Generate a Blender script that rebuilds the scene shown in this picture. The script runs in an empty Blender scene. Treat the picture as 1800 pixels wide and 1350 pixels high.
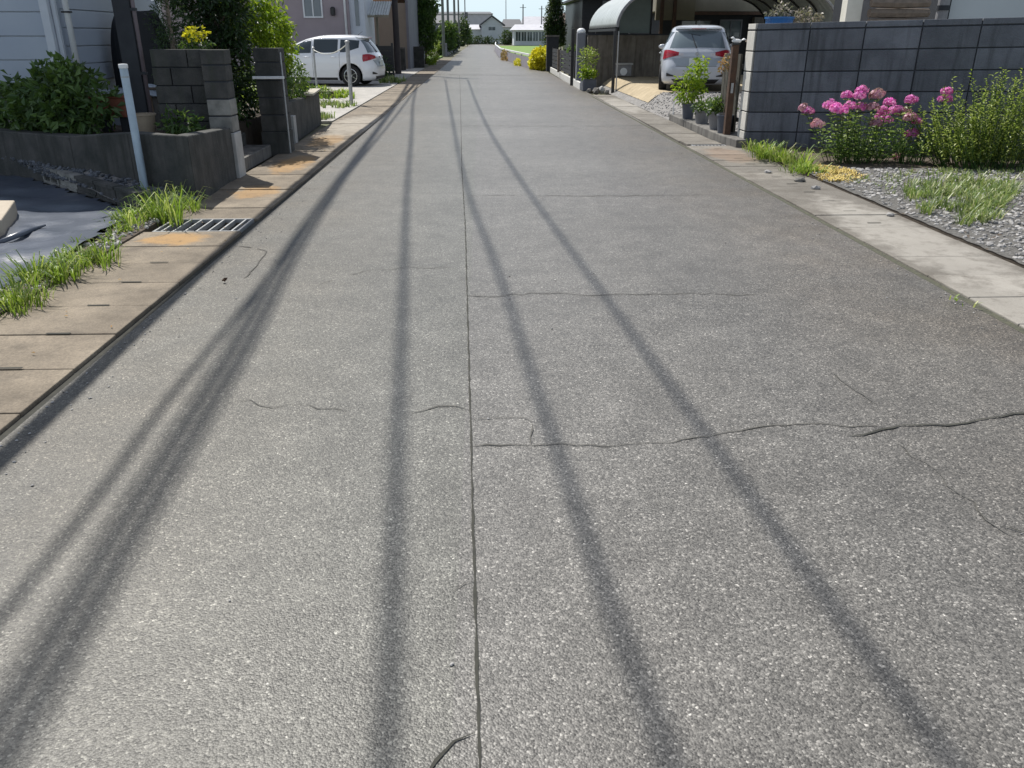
import bpy, bmesh, math, random
from mathutils import Vector, Matrix, noise
random.seed(7)
SC = bpy.context.scene
COL = SC.collection
U = random.uniform

# ------------------------------------------------------------------ camera geometry (surveying helper)
F, HC, PX, PY = 1420.0, 1.5, 845.0, 63.0
pitch = math.atan((675-PY)/F)
_f = Vector((0, math.cos(pitch), -math.sin(pitch))); _r = Vector((1, 0, 0)); _u = _r.cross(_f)
_d = _f*F+_r*(PX-900)+_u*(675-PY)
yaw = math.atan2(_d.x, _d.y)
RZ = Matrix.Rotation(yaw, 3, 'Z')
FW, RT, UP = RZ@_f, RZ@_r, RZ@_u
def G(x, y, z=0.0):
    r = FW*F+RT*(x-900)+UP*(675-y); t = (z-HC)/r.z
    return Vector((r.x*t, r.y*t, z))
def A(x, y, Y):
    r = FW*F+RT*(x-900)+UP*(675-y); t = Y/r.y
    return Vector((r.x*t, Y, HC+r.z*t))

# ------------------------------------------------------------------ object helpers
def tag(o, label, cat, group=None):
    o['label'] = label; o['category'] = cat
    if group: o['group'] = group
    return o
def thing(name, label, cat, loc=(0, 0, 0), group=None):
    o = bpy.data.objects.new(name, None); COL.objects.link(o)
    o.location = loc; o.empty_display_size = .2
    return tag(o, label, cat, group)
class MB:
    def __init__(s): s.v = []; s.f = []; s.m = []
    def add(s, vs, fs, mi=0):
        b = len(s.v); s.v += [tuple(v) for v in vs]
        for f in fs: s.f.append(tuple(b+i for i in f)); s.m.append(mi)
        return s
    def box(s, x0, x1, y0, y1, z0, z1, mi=0, M=None):
        vs = [(x, y, z) for z in (z0, z1) for y in (y0, y1) for x in (x0, x1)]
        if M: vs = [M@Vector(v) for v in vs]
        return s.add(vs, [(0, 2, 3, 1), (4, 5, 7, 6), (0, 1, 5, 4), (2, 6, 7, 3), (0, 4, 6, 2), (1, 3, 7, 5)], mi)
    def tube(s, pts, r, n=10, cap=True, mi=0):
        pts = [Vector(p) for p in pts]; k = len(pts)
        rs = r if isinstance(r, (list, tuple)) else [r]*k
        vs = []; fs = []; ref = None
        for i, p in enumerate(pts):
            t = (pts[min(i+1, k-1)]-pts[max(i-1, 0)]).normalized()
            if ref is None: ref = Vector((0, 0, 1)) if abs(t.z) < .9 else Vector((1, 0, 0))
            a = t.cross(ref).normalized(); b = t.cross(a).normalized()
            ref = ref if abs(t.dot(ref)) < .95 else a
            for j in range(n):
                q = 2*math.pi*j/n; vs.append(p+(a*math.cos(q)+b*math.sin(q))*rs[i])
        for i in range(k-1):
            for j in range(n):
                j2 = (j+1) % n; fs.append((i*n+j, i*n+j2, (i+1)*n+j2, (i+1)*n+j))
        if cap: fs.append(tuple(range(n))[::-1]); fs.append(tuple((k-1)*n+j for j in range(n)))
        return s.add(vs, fs, mi)
    def lathe(s, prof, c=(0, 0, 0), n=20, axis='Z', mi=0):
        vs = []; fs = []; k = len(prof)
        for (r, h) in prof:
            for j in range(n):
                q = 2*math.pi*j/n; x, y = r*math.cos(q), r*math.sin(q)
                p = (x, y, h) if axis == 'Z' else (x, h, y)
                vs.append((p[0]+c[0], p[1]+c[1], p[2]+c[2]))
        for i in range(k-1):
            for j in range(n):
                j2 = (j+1) % n; fs.append((i*n+j, i*n+j2, (i+1)*n+j2, (i+1)*n+j))
        fs.append(tuple(range(n))[::-1]); fs.append(tuple((k-1)*n+j for j in range(n)))
        return s.add(vs, fs, mi)
    def prism(s, poly, z0, z1, mi=0):
        n = len(poly)
        zf = (lambda i: z1[i]) if isinstance(z1, (list, tuple)) else (lambda i: z1)
        vs = [(p[0], p[1], z0) for p in poly]+[(p[0], p[1], zf(i)) for i, p in enumerate(poly)]
        fs = [tuple(range(n))[::-1], tuple(range(n, 2*n))]+[(i, (i+1) % n, n+(i+1) % n, n+i) for i in range(n)]
        return s.add(vs, fs, mi)
    def sheet(s, poly, z):
        return s.add([(p[0], p[1], z) for p in poly], [tuple(range(len(poly)))])
    def grid(s, fn, nu, nv, mi=0):
        vs = [fn(i/nu, j/nv) for j in range(nv+1) for i in range(nu+1)]
        fs = [(j*(nu+1)+i, j*(nu+1)+i+1, (j+1)*(nu+1)+i+1, (j+1)*(nu+1)+i) for j in range(nv) for i in range(nu)]
        return s.add(vs, fs, mi)
    def build(s, name, mats, parent=None, smooth=False, bevel=0, local=False, fix=True):
        if not isinstance(mats, (list, tuple)): mats = [mats]
        vs = s.v; org = Vector((0, 0, 0))
        if parent is not None:
            if not local:
                r = parent
                while r.parent: r = r.parent
                org = r.location.copy()
        else:
            xs = [v[0] for v in vs]; ys = [v[1] for v in vs]
            org = Vector(((min(xs)+max(xs))/2, (min(ys)+max(ys))/2, min(v[2] for v in vs)))
        vs = [(v[0]-org.x, v[1]-org.y, v[2]-org.z) for v in vs]
        me = bpy.data.meshes.new(name); me.from_pydata(vs, [], s.f); me.update()
        for m in mats: me.materials.append(m)
        if len(mats) > 1: me.polygons.foreach_set('material_index', s.m)
        if fix and len(s.f) < 6000:
            bm = bmesh.new(); bm.from_mesh(me); bmesh.ops.recalc_face_normals(bm, faces=bm.faces); bm.to_mesh(me); bm.free()
        if smooth: me.polygons.foreach_set('use_smooth', [True]*len(me.polygons))
        o = bpy.data.objects.new(name, me); COL.objects.link(o)
        if parent is not None: o.parent = parent
        else: o.location = org
        if bevel:
            b = o.modifiers.new('bevel', 'BEVEL'); b.width = bevel; b.segments = 2; b.limit_method = 'ANGLE'; b.angle_limit = .7
        return o
def struct(o): o['kind'] = 'structure'; return o
def stuff(o, label=None, cat=None):
    o['kind'] = 'stuff'
    if label: o['label'] = label; o['category'] = cat
    return o

# ------------------------------------------------------------------ materials
def newmat(name):
    m = bpy.data.materials.new(name); m.use_nodes = True; nt = m.node_tree
    return m, nt, nt.nodes['Principled BSDF']
def nd(nt, t, **kw):
    n = nt.nodes.new(t)
    for k, v in kw.items():
        if k in ('operation', 'blend_type', 'data_type', 'feature', 'noise_dimensions', 'voronoi_dimensions', 'distance', 'interpolation_type', 'clamp'): setattr(n, k, v)
        else: n.inputs[k].default_value = v
    return n
def ramp(nt, stops):
    r = nt.nodes.new('ShaderNodeValToRGB'); e = r.color_ramp.elements
    while len(e) < len(stops): e.new(.5)
    for i, (p, c) in enumerate(stops):
        e[i].position = p; e[i].color = (c[0], c[1], c[2], 1) if isinstance(c, (tuple, list)) else (c, c, c, 1)
    return r
def mix(nt, fac, a, b, bt='MIX'):
    m = nt.nodes.new('ShaderNodeMix'); m.data_type = 'RGBA'; m.blend_type = bt
    for sock, val in ((m.inputs[0], fac), (m.inputs[6], a), (m.inputs[7], b)):
        if hasattr(val, 'is_linked'): nt.links.new(val, sock)
        elif isinstance(val, (tuple, list)): sock.default_value = (val[0], val[1], val[2], 1)
        else: sock.default_value = val
    return m.outputs[2]
def math_(nt, op, a, b=0.0, c=None):
    m = nt.nodes.new('ShaderNodeMath'); m.operation = op
    for i, val in enumerate((a, b) if c is None else (a, b, c)):
        if hasattr(val, 'is_linked'): nt.links.new(val, m.inputs[i])
        else: m.inputs[i].default_value = val
    return m.outputs[0]
def coords(nt, scale=(1, 1, 1)):
    t = nt.nodes.new('ShaderNodeTexCoord'); mp = nt.nodes.new('ShaderNodeMapping')
    mp.inputs['Scale'].default_value = scale; nt.links.new(t.outputs['Object'], mp.inputs[0]); return mp.outputs[0]
def world(nt):
    g = nt.nodes.new('ShaderNodeNewGeometry'); return g.outputs['Position']
def noise_(nt, vec, scale, detail=3, rough=.55):
    n = nd(nt, 'ShaderNodeTexNoise', Scale=scale, Detail=detail, Roughness=rough); nt.links.new(vec, n.inputs['Vector']); return n.outputs['Fac']
def M(name, c1, c2=None, scale=6, rough=.7, bump=.0, bscale=60, metal=0, coat=0, streak=None, isl=0, spec=.5, detail=4):
    m, nt, b = newmat(name); v = world(nt)
    c2 = c2 or tuple(c*.75 for c in c1)
    n = noise_(nt, v, scale, detail, .6); r = ramp(nt, [(.32, 0), (.68, 1)]); nt.links.new(n, r.inputs[0])
    col = mix(nt, r.outputs[0], c1, c2)
    if streak:
        mp = nt.nodes.new('ShaderNodeMapping'); mp.inputs['Scale'].default_value = (9, 9, .9); nt.links.new(v, mp.inputs[0])
        n2 = noise_(nt, mp.outputs[0], 1, 4, .6); r2 = ramp(nt, [(.48, 0), (.72, 1)]); nt.links.new(n2, r2.inputs[0])
        col = mix(nt, r2.outputs[0], col, streak)
    if isl:
        g = nt.nodes.new('ShaderNodeNewGeometry')
        h = nt.nodes.new('ShaderNodeHueSaturation'); nt.links.new(math_(nt, 'MULTIPLY_ADD', g.outputs['Random Per Island'], isl, 1-isl*.5), h.inputs['Value'])
        nt.links.new(col, h.inputs['Color']); col = h.outputs[0]
    nt.links.new(col, b.inputs['Base Color'])
    b.inputs['Roughness'].default_value = rough; b.inputs['Metallic'].default_value = metal
    b.inputs['Specular IOR Level'].default_value = spec
    if coat: b.inputs['Coat Weight'].default_value = coat; b.inputs['Coat Roughness'].default_value = .04
    if bump:
        bn = nd(nt, 'ShaderNodeBump', Strength=bump, Distance=.01); nt.links.new(noise_(nt, v, bscale, 4, .6), bn.inputs['Height'])
        nt.links.new(bn.outputs[0], b.inputs['Normal'])
    return m
def LEAF(name, c1, c2, c3=None, trans=.3, rough=.45):
    m, nt, b = newmat(name)
    g = nt.nodes.new('ShaderNodeNewGeometry')
    st = [(0, c1), (.6, c2), (1, c3 or c2)]
    r = ramp(nt, st); nt.links.new(g.outputs['Random Per Island'], r.inputs[0])
    n = noise_(nt, g.outputs['Position'], 3.5, 2); rr = ramp(nt, [(.3, .6), (.7, 1.25)]); nt.links.new(n, rr.inputs[0])
    col = mix(nt, 1.0, r.outputs[0], rr.outputs[0], 'MULTIPLY')
    nt.links.new(col, b.inputs['Base Color']); b.inputs['Roughness'].default_value = rough
    tr = nt.nodes.new('ShaderNodeBsdfTranslucent'); nt.links.new(mix(nt, .35, col, (.30, .42, .03)), tr.inputs['Color'])
    ms = nt.nodes.new('ShaderNodeMixShader'); ms.inputs[0].default_value = trans
    nt.links.new(b.outputs[0], ms.inputs[1]); nt.links.new(tr.outputs[0], ms.inputs[2])
    nt.links.new(ms.outputs[0], nt.nodes['Material Output'].inputs['Surface'])
    return m
def GLASS(name, c=(.02, .03, .035), rough=.06):
    m, nt, b = newmat(name); b.inputs['Base Color'].default_value = (*c, 1)
    n = noise_(nt, world(nt), 1.5, 2); nt.links.new(mix(nt, n, c, tuple(x*1.8 for x in c)), b.inputs['Base Color'])
    b.inputs['Roughness'].default_value = rough; b.inputs['Specular IOR Level'].default_value = .8
    return m

def asphalt():
    m, nt, b = newmat('asphalt'); v = world(nt); L = nt.links
    sx = nt.nodes.new('ShaderNodeSeparateXYZ'); L.new(v, sx.inputs[0]); X, Y = sx.outputs[0], sx.outputs[1]
    # worn base with broad mottling
    n1 = noise_(nt, v, .55, 5, .6); n2 = noise_(nt, v, 4.5, 4, .65)
    r1 = ramp(nt, [(.25, (.103, .0985, .0905)), (.75, (.146, .141, .131))]); L.new(n1, r1.inputs[0])
    r2 = ramp(nt, [(.3, .78), (.7, 1.18)]); L.new(n2, r2.inputs[0])
    col = mix(nt, 1, r1.outputs[0], r2.outputs[0], 'MULTIPLY')
    # left lane slightly darker / greener than the right one
    side = math_(nt, 'LESS_THAN', X, -.09)
    col = mix(nt, math_(nt, 'MULTIPLY', side, .7), col, mix(nt, 1, col, (.92, .95, .90), 'MULTIPLY'))
    # brown dirt towards both gutters
    ax = math_(nt, 'ABSOLUTE', math_(nt, 'SUBTRACT', X, .5))
    e = nt.nodes.new('ShaderNodeMapRange'); e.inputs[1].default_value = .9; e.inputs[2].default_value = 2.3; L.new(ax, e.inputs[0])
    n3 = noise_(nt, v, 1.1, 4, .6); r3 = ramp(nt, [(.35, 0), (.65, 1)]); L.new(n3, r3.inputs[0])
    dirt = math_(nt, 'MULTIPLY', e.outputs[0], math_(nt, 'MULTIPLY_ADD', r3.outputs[0], .6, .25))
    col = mix(nt, dirt, col, mix(nt, 1, col, (.86, .77, .67), 'MULTIPLY'))
    # wheel tracks, a little smoother and paler, and blotchy oil darkening between them
    for xc, wd in ((-1.0, .32), (.35, .30), (1.0, .32), (2.2, .34)):
        q = math_(nt, 'DIVIDE', math_(nt, 'SUBTRACT', X, xc), wd); q = math_(nt, 'POWER', 2.718, math_(nt, 'MULTIPLY', math_(nt, 'MULTIPLY', q, q), -1))
        col = mix(nt, math_(nt, 'MULTIPLY', q, .35), col, mix(nt, 1, col, (1.16, 1.15, 1.13), 'MULTIPLY'))
    n7 = noise_(nt, v, 2.3, 5, .7); r7 = ramp(nt, [(.60, 0), (.74, 1)]); L.new(n7, r7.inputs[0])
    col = mix(nt, math_(nt, 'MULTIPLY', r7.outputs[0], .3), col, (.075, .072, .066))
    # old transverse repair bands, further down the road
    bn = nt.nodes.new('ShaderNodeMapping'); bn.inputs['Scale'].default_value = (.12, .45, 1); L.new(v, bn.inputs[0])
    nb = noise_(nt, bn.outputs[0], 1.0, 3, .5); rb = ramp(nt, [(.42, .94), (.58, 1.05)]); L.new(nb, rb.inputs[0])
    col = mix(nt, 1, col, rb.outputs[0], 'MULTIPLY')
    # aggregate: two sizes of stones, each with its own tone
    fac = 1
    def stones(scale, lo, hi, p):
        vo = nd(nt, 'ShaderNodeTexVoronoi', Scale=scale, Randomness=1.0); L.new(v, vo.inputs['Vector'])
        sp = nt.nodes.new('ShaderNodeSeparateColor'); L.new(vo.outputs['Color'], sp.inputs[0])
        r = ramp(nt, [(0, lo), (.6, 1.0), (.94, hi), (.992, p)]); L.new(sp.outputs[0], r.inputs[0]); return r.outputs[0], vo
    s1, vo1 = stones(175, .40, 1.36, 2.5); s2, vo2 = stones(120, .72, 1.14, 1.8)
    col = mix(nt, 1, col, s1, 'MULTIPLY'); col = mix(nt, 1, col, s2, 'MULTIPLY')
    n5 = noise_(nt, v, 260, 2); r5 = ramp(nt, [(.3, .80), (.7, 1.20)]); L.new(n5, r5.inputs[0])
    col = mix(nt, 1, col, r5.outputs[0], 'MULTIPLY')
    L.new(col, b.inputs['Base Color']); b.inputs['Roughness'].default_value = .50; b.inputs['Specular IOR Level'].default_value = .5
    h = math_(nt, 'ADD', math_(nt, 'MULTIPLY', vo1.outputs['Distance'], -1), math_(nt, 'MULTIPLY', n2, .6))
    bp = nd(nt, 'ShaderNodeBump', Strength=.35, Distance=.004); L.new(h, bp.inputs['Height']); L.new(bp.outputs[0], b.inputs['Normal'])
    return m
def gutter_mat(name, c1, c2, rust, pale, rustpos, palepos):
    m, nt, b = newmat(name); v = world(nt); L = nt.links
    sx = nt.nodes.new('ShaderNodeSeparateXYZ'); L.new(v, sx.inputs[0])
    n = noise_(nt, v, 2.2, 6, .65); r = ramp(nt, [(.3, c1), (.7, c2)]); L.new(n, r.inputs[0])
    nn = noise_(nt, v, 75, 5, .8); rr = ramp(nt, [(.3, .62), (.7, 1.35)]); L.new(nn, rr.inputs[0])
    col = mix(nt, 1, r.outputs[0], rr.outputs[0], 'MULTIPLY')
    g = nt.nodes.new('ShaderNodeNewGeometry')
    col = mix(nt, 1, col, ramp_isl(nt, g), 'MULTIPLY')
    for (cc, pos) in ((rust, rustpos), (pale, palepos)):
        for (px, py, rx, ry, st) in pos:
            dx = math_(nt, 'DIVIDE', math_(nt, 'SUBTRACT', sx.outputs[0], px), rx); dy = math_(nt, 'DIVIDE', math_(nt, 'SUBTRACT', sx.outputs[1], py), ry)
            d = math_(nt, 'ADD', math_(nt, 'MULTIPLY', dx, dx), math_(nt, 'MULTIPLY', dy, dy))
            d = math_(nt, 'ADD', d, math_(nt, 'MULTIPLY', math_(nt, 'SUBTRACT', noise_(nt, v, 6, 4), .5), 2.2))
            f = nt.nodes.new('ShaderNodeMapRange'); f.inputs[1].default_value = 1.15; f.inputs[2].default_value = .45; L.new(d, f.inputs[0])
            col = mix(nt, math_(nt, 'MULTIPLY', f.outputs[0], st), col, cc)
    nd_ = noise_(nt, v, 5.5, 6, .75); rd_ = ramp(nt, [(.50, 0), (.70, 1)]); L.new(nd_, rd_.inputs[0])
    col = mix(nt, math_(nt, 'MULTIPLY', rd_.outputs[0], .55), col, (.075, .062, .047))
    L.new(col, b.inputs['Base Color']); b.inputs['Roughness'].default_value = .85
    bp = nd(nt, 'ShaderNodeBump', Strength=.5, Distance=.008); L.new(nn, bp.inputs['Height']); L.new(bp.outputs[0], b.inputs['Normal'])
    return m
def ramp_isl(nt, g):
    r = ramp(nt, [(0, .86), (1, 1.12)]); nt.links.new(g.outputs['Random Per Island'], r.inputs[0]); return r.outputs[0]

m_asph = asphalt()
m_crack = M('crack', (.03, .03, .026), (.05, .05, .04), 20, .95)
m_crackf = M('faint_crack', (.065, .062, .054), (.11, .107, .097), 20, .95)
m_gutL = gutter_mat('gutter_concrete_left', (.118, .096, .070), (.255, .212, .158), (.37, .215, .075), (.40, .37, .32),
    [(-2.45, 6.45, .28, .22, .8), (-2.35, 8.6, .25, .4, .6), (-2.4, 10.6, .25, .8, .7), (-2.4, 13.0, .25, .9, .5)], [(-2.3, 15.5, .5, 2, .5)])
m_gutR = gutter_mat('gutter_concrete_right', (.115, .103, .086), (.215, .200, .175), (.26, .17, .11), (.36, .34, .305),
    [(3.35, 11.2, .3, .8, .45)], [(3.4, 6.3, .35, 1.7, .6), (3.3, 20.0, .4, 2.2, .6), (3.2, 4.4, .4, .8, .5)])
m_conc = M('old_concrete', (.19, .18, .165), (.11, .105, .10), 3, .9, .5, 40, streak=(.05, .05, .045))
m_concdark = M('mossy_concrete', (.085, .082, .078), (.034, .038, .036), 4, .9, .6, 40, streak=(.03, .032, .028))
m_plinth = M('pale_render', (.46, .46, .45), (.36, .36, .35), 5, .85, .2, 50)
m_blk = M('grey_block', (.165, .178, .205), (.105, .115, .135), 2.6, .92, .9, 70, streak=(.075, .081, .092), isl=.4)
m_blkend = M('sunlit_block', (.62, .60, .55), (.50, .485, .45), 6, .9, .3, 90, isl=.15)  # grey wall block painted pale for the sunlit end face
m_mortar = M('dark_mortar', (.045, .05, .06), None, 8, .95)  # even dark tone of the recessed mortar joints
m_blkold = M('weathered_block', (.085, .082, .078), (.038, .040, .040), 5, .95, .6, 60, streak=(.05, .055, .045), isl=.35)
m_blkmid = M('lit_weathered_block', (.29, .285, .265), (.15, .15, .14), 6, .95, .5, 60, isl=.3)  # weathered tone; on the pier it also carries painted bounce light
m_siding = M('blue_white_siding', (.42, .47, .54), (.37, .42, .50), 1.5, .55, .05, 30)
m_trim = M('white_trim', (.60, .64, .70), (.52, .56, .62), 3, .5)
m_white = M('white_paint', (.78, .79, .80), (.70, .72, .74), 8, .4)
m_postw = M('pale_blue_plastic', (.46, .57, .68), (.36, .46, .56), 7, .5, streak=(.26, .30, .33))
m_steel_dark = M('dark_steel', (.014, .017, .024), (.022, .026, .033), 8, .7)
m_black = M('black_metal', (.012, .012, .014), (.02, .02, .022), 8, .4)
m_rust = M('rust_brown', (.05, .028, .018), (.09, .045, .025), 12, .7)
m_galv = M('galvanised', (.42, .43, .44), (.32, .33, .34), 10, .45, metal=.4)
m_soil = M('soil', (.06, .045, .033), (.10, .08, .06), 8, .95, .8, 50)
m_ground = M('dry_ground', (.16, .14, .10), (.09, .10, .05), .6, .95, .4, 20)
m_field = M('rice_field', (.11, .20, .03), (.16, .25, .05), 1.2, .9, .3, 20)
m_grav = M('gravel_grey', (.28, .27, .26), (.14, .135, .13), 14, .95, 1.0, 60)
m_gravst = M('gravel_stones', (.36, .35, .34), (.22, .215, .21), 12, .9, .2, 80, isl=.9)
m_gravdk = M('dark_gravel_stones', (.13, .14, .16), (.07, .08, .095), 12, .9, .2, 80, isl=.8)
m_sand = M('sandy_ground', (.42, .345, .23), (.30, .245, .16), 3, .95, .4, 40)
m_driveL = M('pale_drive', (.42, .40, .37), (.30, .29, .27), 2.5, .95, .5, 50)
m_tarp = M('weed_sheet', (.06, .075, .105), (.085, .10, .135), 2, .30, .4, 10, spec=.8)
m_tarpdk = M('dark_cover', (.008, .009, .012), (.014, .015, .018), 4, .7, .3, 12)
m_terra = M('terracotta', (.22, .075, .045), (.15, .05, .03), 8, .8)
m_beigepot = M('beige_pot', (.33, .27, .20), (.25, .2, .15), 8, .8)
m_greypot = M('grey_pot', (.24, .24, .25), (.17, .17, .18), 8, .6)
m_darkpot = M('slate_pot', (.10, .11, .14), (.07, .08, .10), 8, .6)
m_cloth = M('pale_cloth', (.42, .48, .55), (.34, .40, .46), 8, .85)
m_wood = M('grey_wood', (.24, .19, .15), (.15, .12, .095), 9, .85, .3, 50)
m_pinkwall = M('mauve_wall', (.36, .305, .325), (.31, .262, .275), 1.2, .85, .3, 40)
m_taupe = M('taupe_wall', (.27, .235, .19), (.22, .19, .155), 1, .85, .1, 30)
m_orange = M('ochre_wall', (.42, .23, .12), (.34, .19, .10), 1, .85)
m_greywall = M('blue_grey_wall', (.20, .21, .24), (.16, .17, .20), 1, .8)
m_roof = M('roof_tiles', (.10, .105, .12), (.07, .075, .085), 5, .6, .2, 20)
m_roofpale = M('pale_roof', (.50, .50, .54), (.42, .42, .46), 1, .6)
m_farwall = M('far_wall', (.56, .60, .62), (.48, .52, .54), .5, .8)  # wall colour lightened to carry some of the distance haze
m_beige = M('beige_wall', (.27, .25, .19), (.21, .195, .15), 2, .85)
m_brownconc = M('stained_wall', (.20, .18, .155), (.115, .10, .085), 2.5, .9, .4, 30, streak=(.07, .062, .05))
m_poly = M('clear_corrugated', (.44, .47, .46), (.32, .35, .34), 4, .35)
m_screen = M('green_screen', (.15, .20, .19), (.11, .15, .145), 2, .35)
m_blue = M('blue_plastic', (.02, .15, .42), (.015, .11, .34), 8, .4)
m_glass = GLASS('dark_glass'); m_win = GLASS('window_glass', (.09, .115, .13))
m_tyre = M('tyre', (.014, .014, .015), (.02, .02, .021), 20, .85)
m_rim = M('alloy', (.55, .56, .58), (.45, .46, .48), 10, .25, metal=.85)
m_paintw = M('pearl_white_paint', (.74, .76, .80), (.72, .745, .79), 1, .28, coat=1)
m_paints = M('silver_white_paint', (.47, .50, .55), (.45, .48, .53), 1, .28, coat=1)
m_redl = M('red_lens', (.36, .015, .03), (.25, .01, .02), 20, .12)
m_clearl = M('clear_lens', (.6, .58, .6), (.5, .48, .5), 20, .12)
m_plastic = M('black_plastic', (.02, .02, .022), None, 10, .5)
m_plate = M('plate', (.62, .68, .66), (.58, .64, .62), 10, .4)
m_rope = M('rope', (.6, .6, .56), (.45, .45, .42), 20, .8)
m_cable = M('cable', (.02, .02, .02), None, 10, .6)
m_polec = M('pole_concrete', (.16, .165, .17), (.12, .125, .13), 3, .85)
m_poledk = M('dark_pole', (.035, .03, .032), (.05, .042, .042), 3, .7)
m_dry = M('dry_straw', (.55, .42, .14), (.42, .30, .10), 9, .9, .5, 60)

l_dark = LEAF('leaf_dark', (.010, .028, .010), (.022, .055, .016), (.04, .09, .02), .2)
l_mid = LEAF('leaf_mid', (.03, .075, .018), (.06, .13, .028), (.11, .20, .04), .3)
l_lime = LEAF('leaf_lime', (.10, .20, .015), (.24, .36, .02), (.46, .55, .05), .5)
l_bed = LEAF('leaf_bed', (.03, .07, .02), (.07, .14, .035), (.15, .24, .07), .3)
l_phlox = LEAF('leaf_phlox', (.08, .16, .04), (.20, .32, .08), (.42, .52, .18), .45)
l_golden = LEAF('leaf_goldenrod', (.13, .19, .03), (.29, .38, .07), (.50, .56, .17), .45)
l_grass = LEAF('grass_blade', (.08, .17, .02), (.24, .36, .05), (.55, .56, .20), .45)
l_weed = LEAF('weed_blade', (.10, .17, .05), (.23, .31, .10), (.48, .48, .24), .35)
l_yel = LEAF('yellow_petal', (.80, .70, .02), (.88, .80, .03), (.92, .86, .10), .4)
l_pink = LEAF('pink_petal', (.84, .08, .56), (.94, .22, .74), (.97, .50, .88), .5)
l_pinkp = LEAF('faded_petal', (.55, .20, .34), (.62, .30, .42), (.66, .42, .46), .3)
l_brown = LEAF('dry_leaf', (.20, .10, .04), (.42, .24, .10), (.55, .36, .18), .25)

# ------------------------------------------------------------------ vegetation helpers
def rnd_dir():
    while True:
        v = Vector((U(-1, 1), U(-1, 1), U(-1, 1)))
        if .05 < v.length < 1: return v.normalized()
def leaf(mb, p, d, L, W, up=None):
    d = d.normalized(); s = d.cross(up or rnd_dir())
    if s.length < .01: s = d.orthogonal()
    s.normalize(); n = s.cross(d)
    mid = p+d*L*.5+n*L*.12
    mb.add([p, mid+s*W*.5, p+d*L-n*L*.08, mid-s*W*.5], [(0, 1, 2, 3)])
def cloud(blobs, size, asp=.45, hollow=.35, droop=.3):
    """blobs: (centre, (rx,ry,rz), count) -> leaves scattered through the volume in small sprigs"""
    mb = MB()
    for (c, r, n) in blobs:
        c = Vector(c); k = 0
        while k < n:
            q = rnd_dir()*(hollow+(1-hollow)*random.random()**.5)
            nz = noise.noise(Vector((q.x*2.3+c.x, q.y*2.3+c.y, q.z*2.3+c.z)))
            if nz < -.18: continue
            q *= 1+.35*nz
            p = c+Vector((q.x*r[0], q.y*r[1], q.z*r[2]))
            for _ in range(6):
                d = (rnd_dir()+q.normalized()*.8-Vector((0, 0, droop))).normalized()
                L = size*U(.6, 1.35); leaf(mb, p+rnd_dir()*size*.8, d, L, L*asp); k += 1
    return mb
def tuft(mb, x, y, z, n, h, spread=.12, w=.010, lean=.6):
    for _ in range(n):
        a = U(0, 6.283); r = spread*random.random()**.7
        p = Vector((x+r*math.cos(a), y+r*math.sin(a), z)); hh = h*U(.5, 1.15)
        a2 = a+U(-.8, .8); out = Vector((math.cos(a2), math.sin(a2), 0)); le = lean*U(.2, 1.2)
        s = Vector((-out.y, out.x, 0))*w*U(.7, 1.3)
        pts = [p, p+Vector((0, 0, hh*.5))+out*hh*le*.25, p+Vector((0, 0, hh*.85))+out*hh*le*.7, p+Vector((0, 0, hh*(.95-.25*le)))+out*hh*le*1.15]
        mb.add([pts[0]-s, pts[0]+s, pts[1]+s, pts[1]-s, pts[2]+s*.6, pts[2]-s*.6, pts[3]], [(0, 1, 2, 3), (3, 2, 4, 5), (5, 4, 6)])
    return mb
ICO = None
def stone(mb, p, r, flat=.65):
    global ICO
    if ICO is None:
        t = (1+5**.5)/2
        vs = [Vector(v).normalized() for v in [(-1, t, 0), (1, t, 0), (-1, -t, 0), (1, -t, 0), (0, -1, t), (0, 1, t), (0, -1, -t), (0, 1, -t), (t, 0, -1), (t, 0, 1), (-t, 0, -1), (-t, 0, 1)]]
        fs = [(0, 11, 5), (0, 5, 1), (0, 1, 7), (0, 7, 10), (0, 10, 11), (1, 5, 9), (5, 11, 4), (11, 10, 2), (10, 7, 6), (7, 1, 8), (3, 9, 4), (3, 4, 2), (3, 2, 6), (3, 6, 8), (3, 8, 9), (4, 9, 5), (2, 4, 11), (6, 2, 10), (8, 6, 7), (9, 8, 1)]
        ICO = (vs, fs)
    a = U(0, 6.28); ca, sa = math.cos(a), math.sin(a); ex = U(.75, 1.4); ey = U(.6, 1.0)
    out = []
    for v in ICO[0]:
        k = r*U(.78, 1.15); x, y, z = v.x*k*ex, v.y*k*ey, v.z*k*flat
        out.append((p[0]+x*ca-y*sa, p[1]+x*sa+y*ca, p[2]+z))
    mb.add(out, ICO[1])
def inpoly(x, y, poly):
    c = False; n = len(poly)
    for i in range(n):
        a, b = poly[i], poly[i-1]
        if (a[1] > y) != (b[1] > y) and x < (b[0]-a[0])*(y-a[1])/(b[1]-a[1])+a[0]: c = not c
    return c
def scatter(poly, n):
    xs = [p[0] for p in poly]; ys = [p[1] for p in poly]; out = []
    while len(out) < n:
        x, y = U(min(xs), max(xs)), U(min(ys), max(ys))
        if inpoly(x, y, poly): out.append((x, y))
    return out

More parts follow.
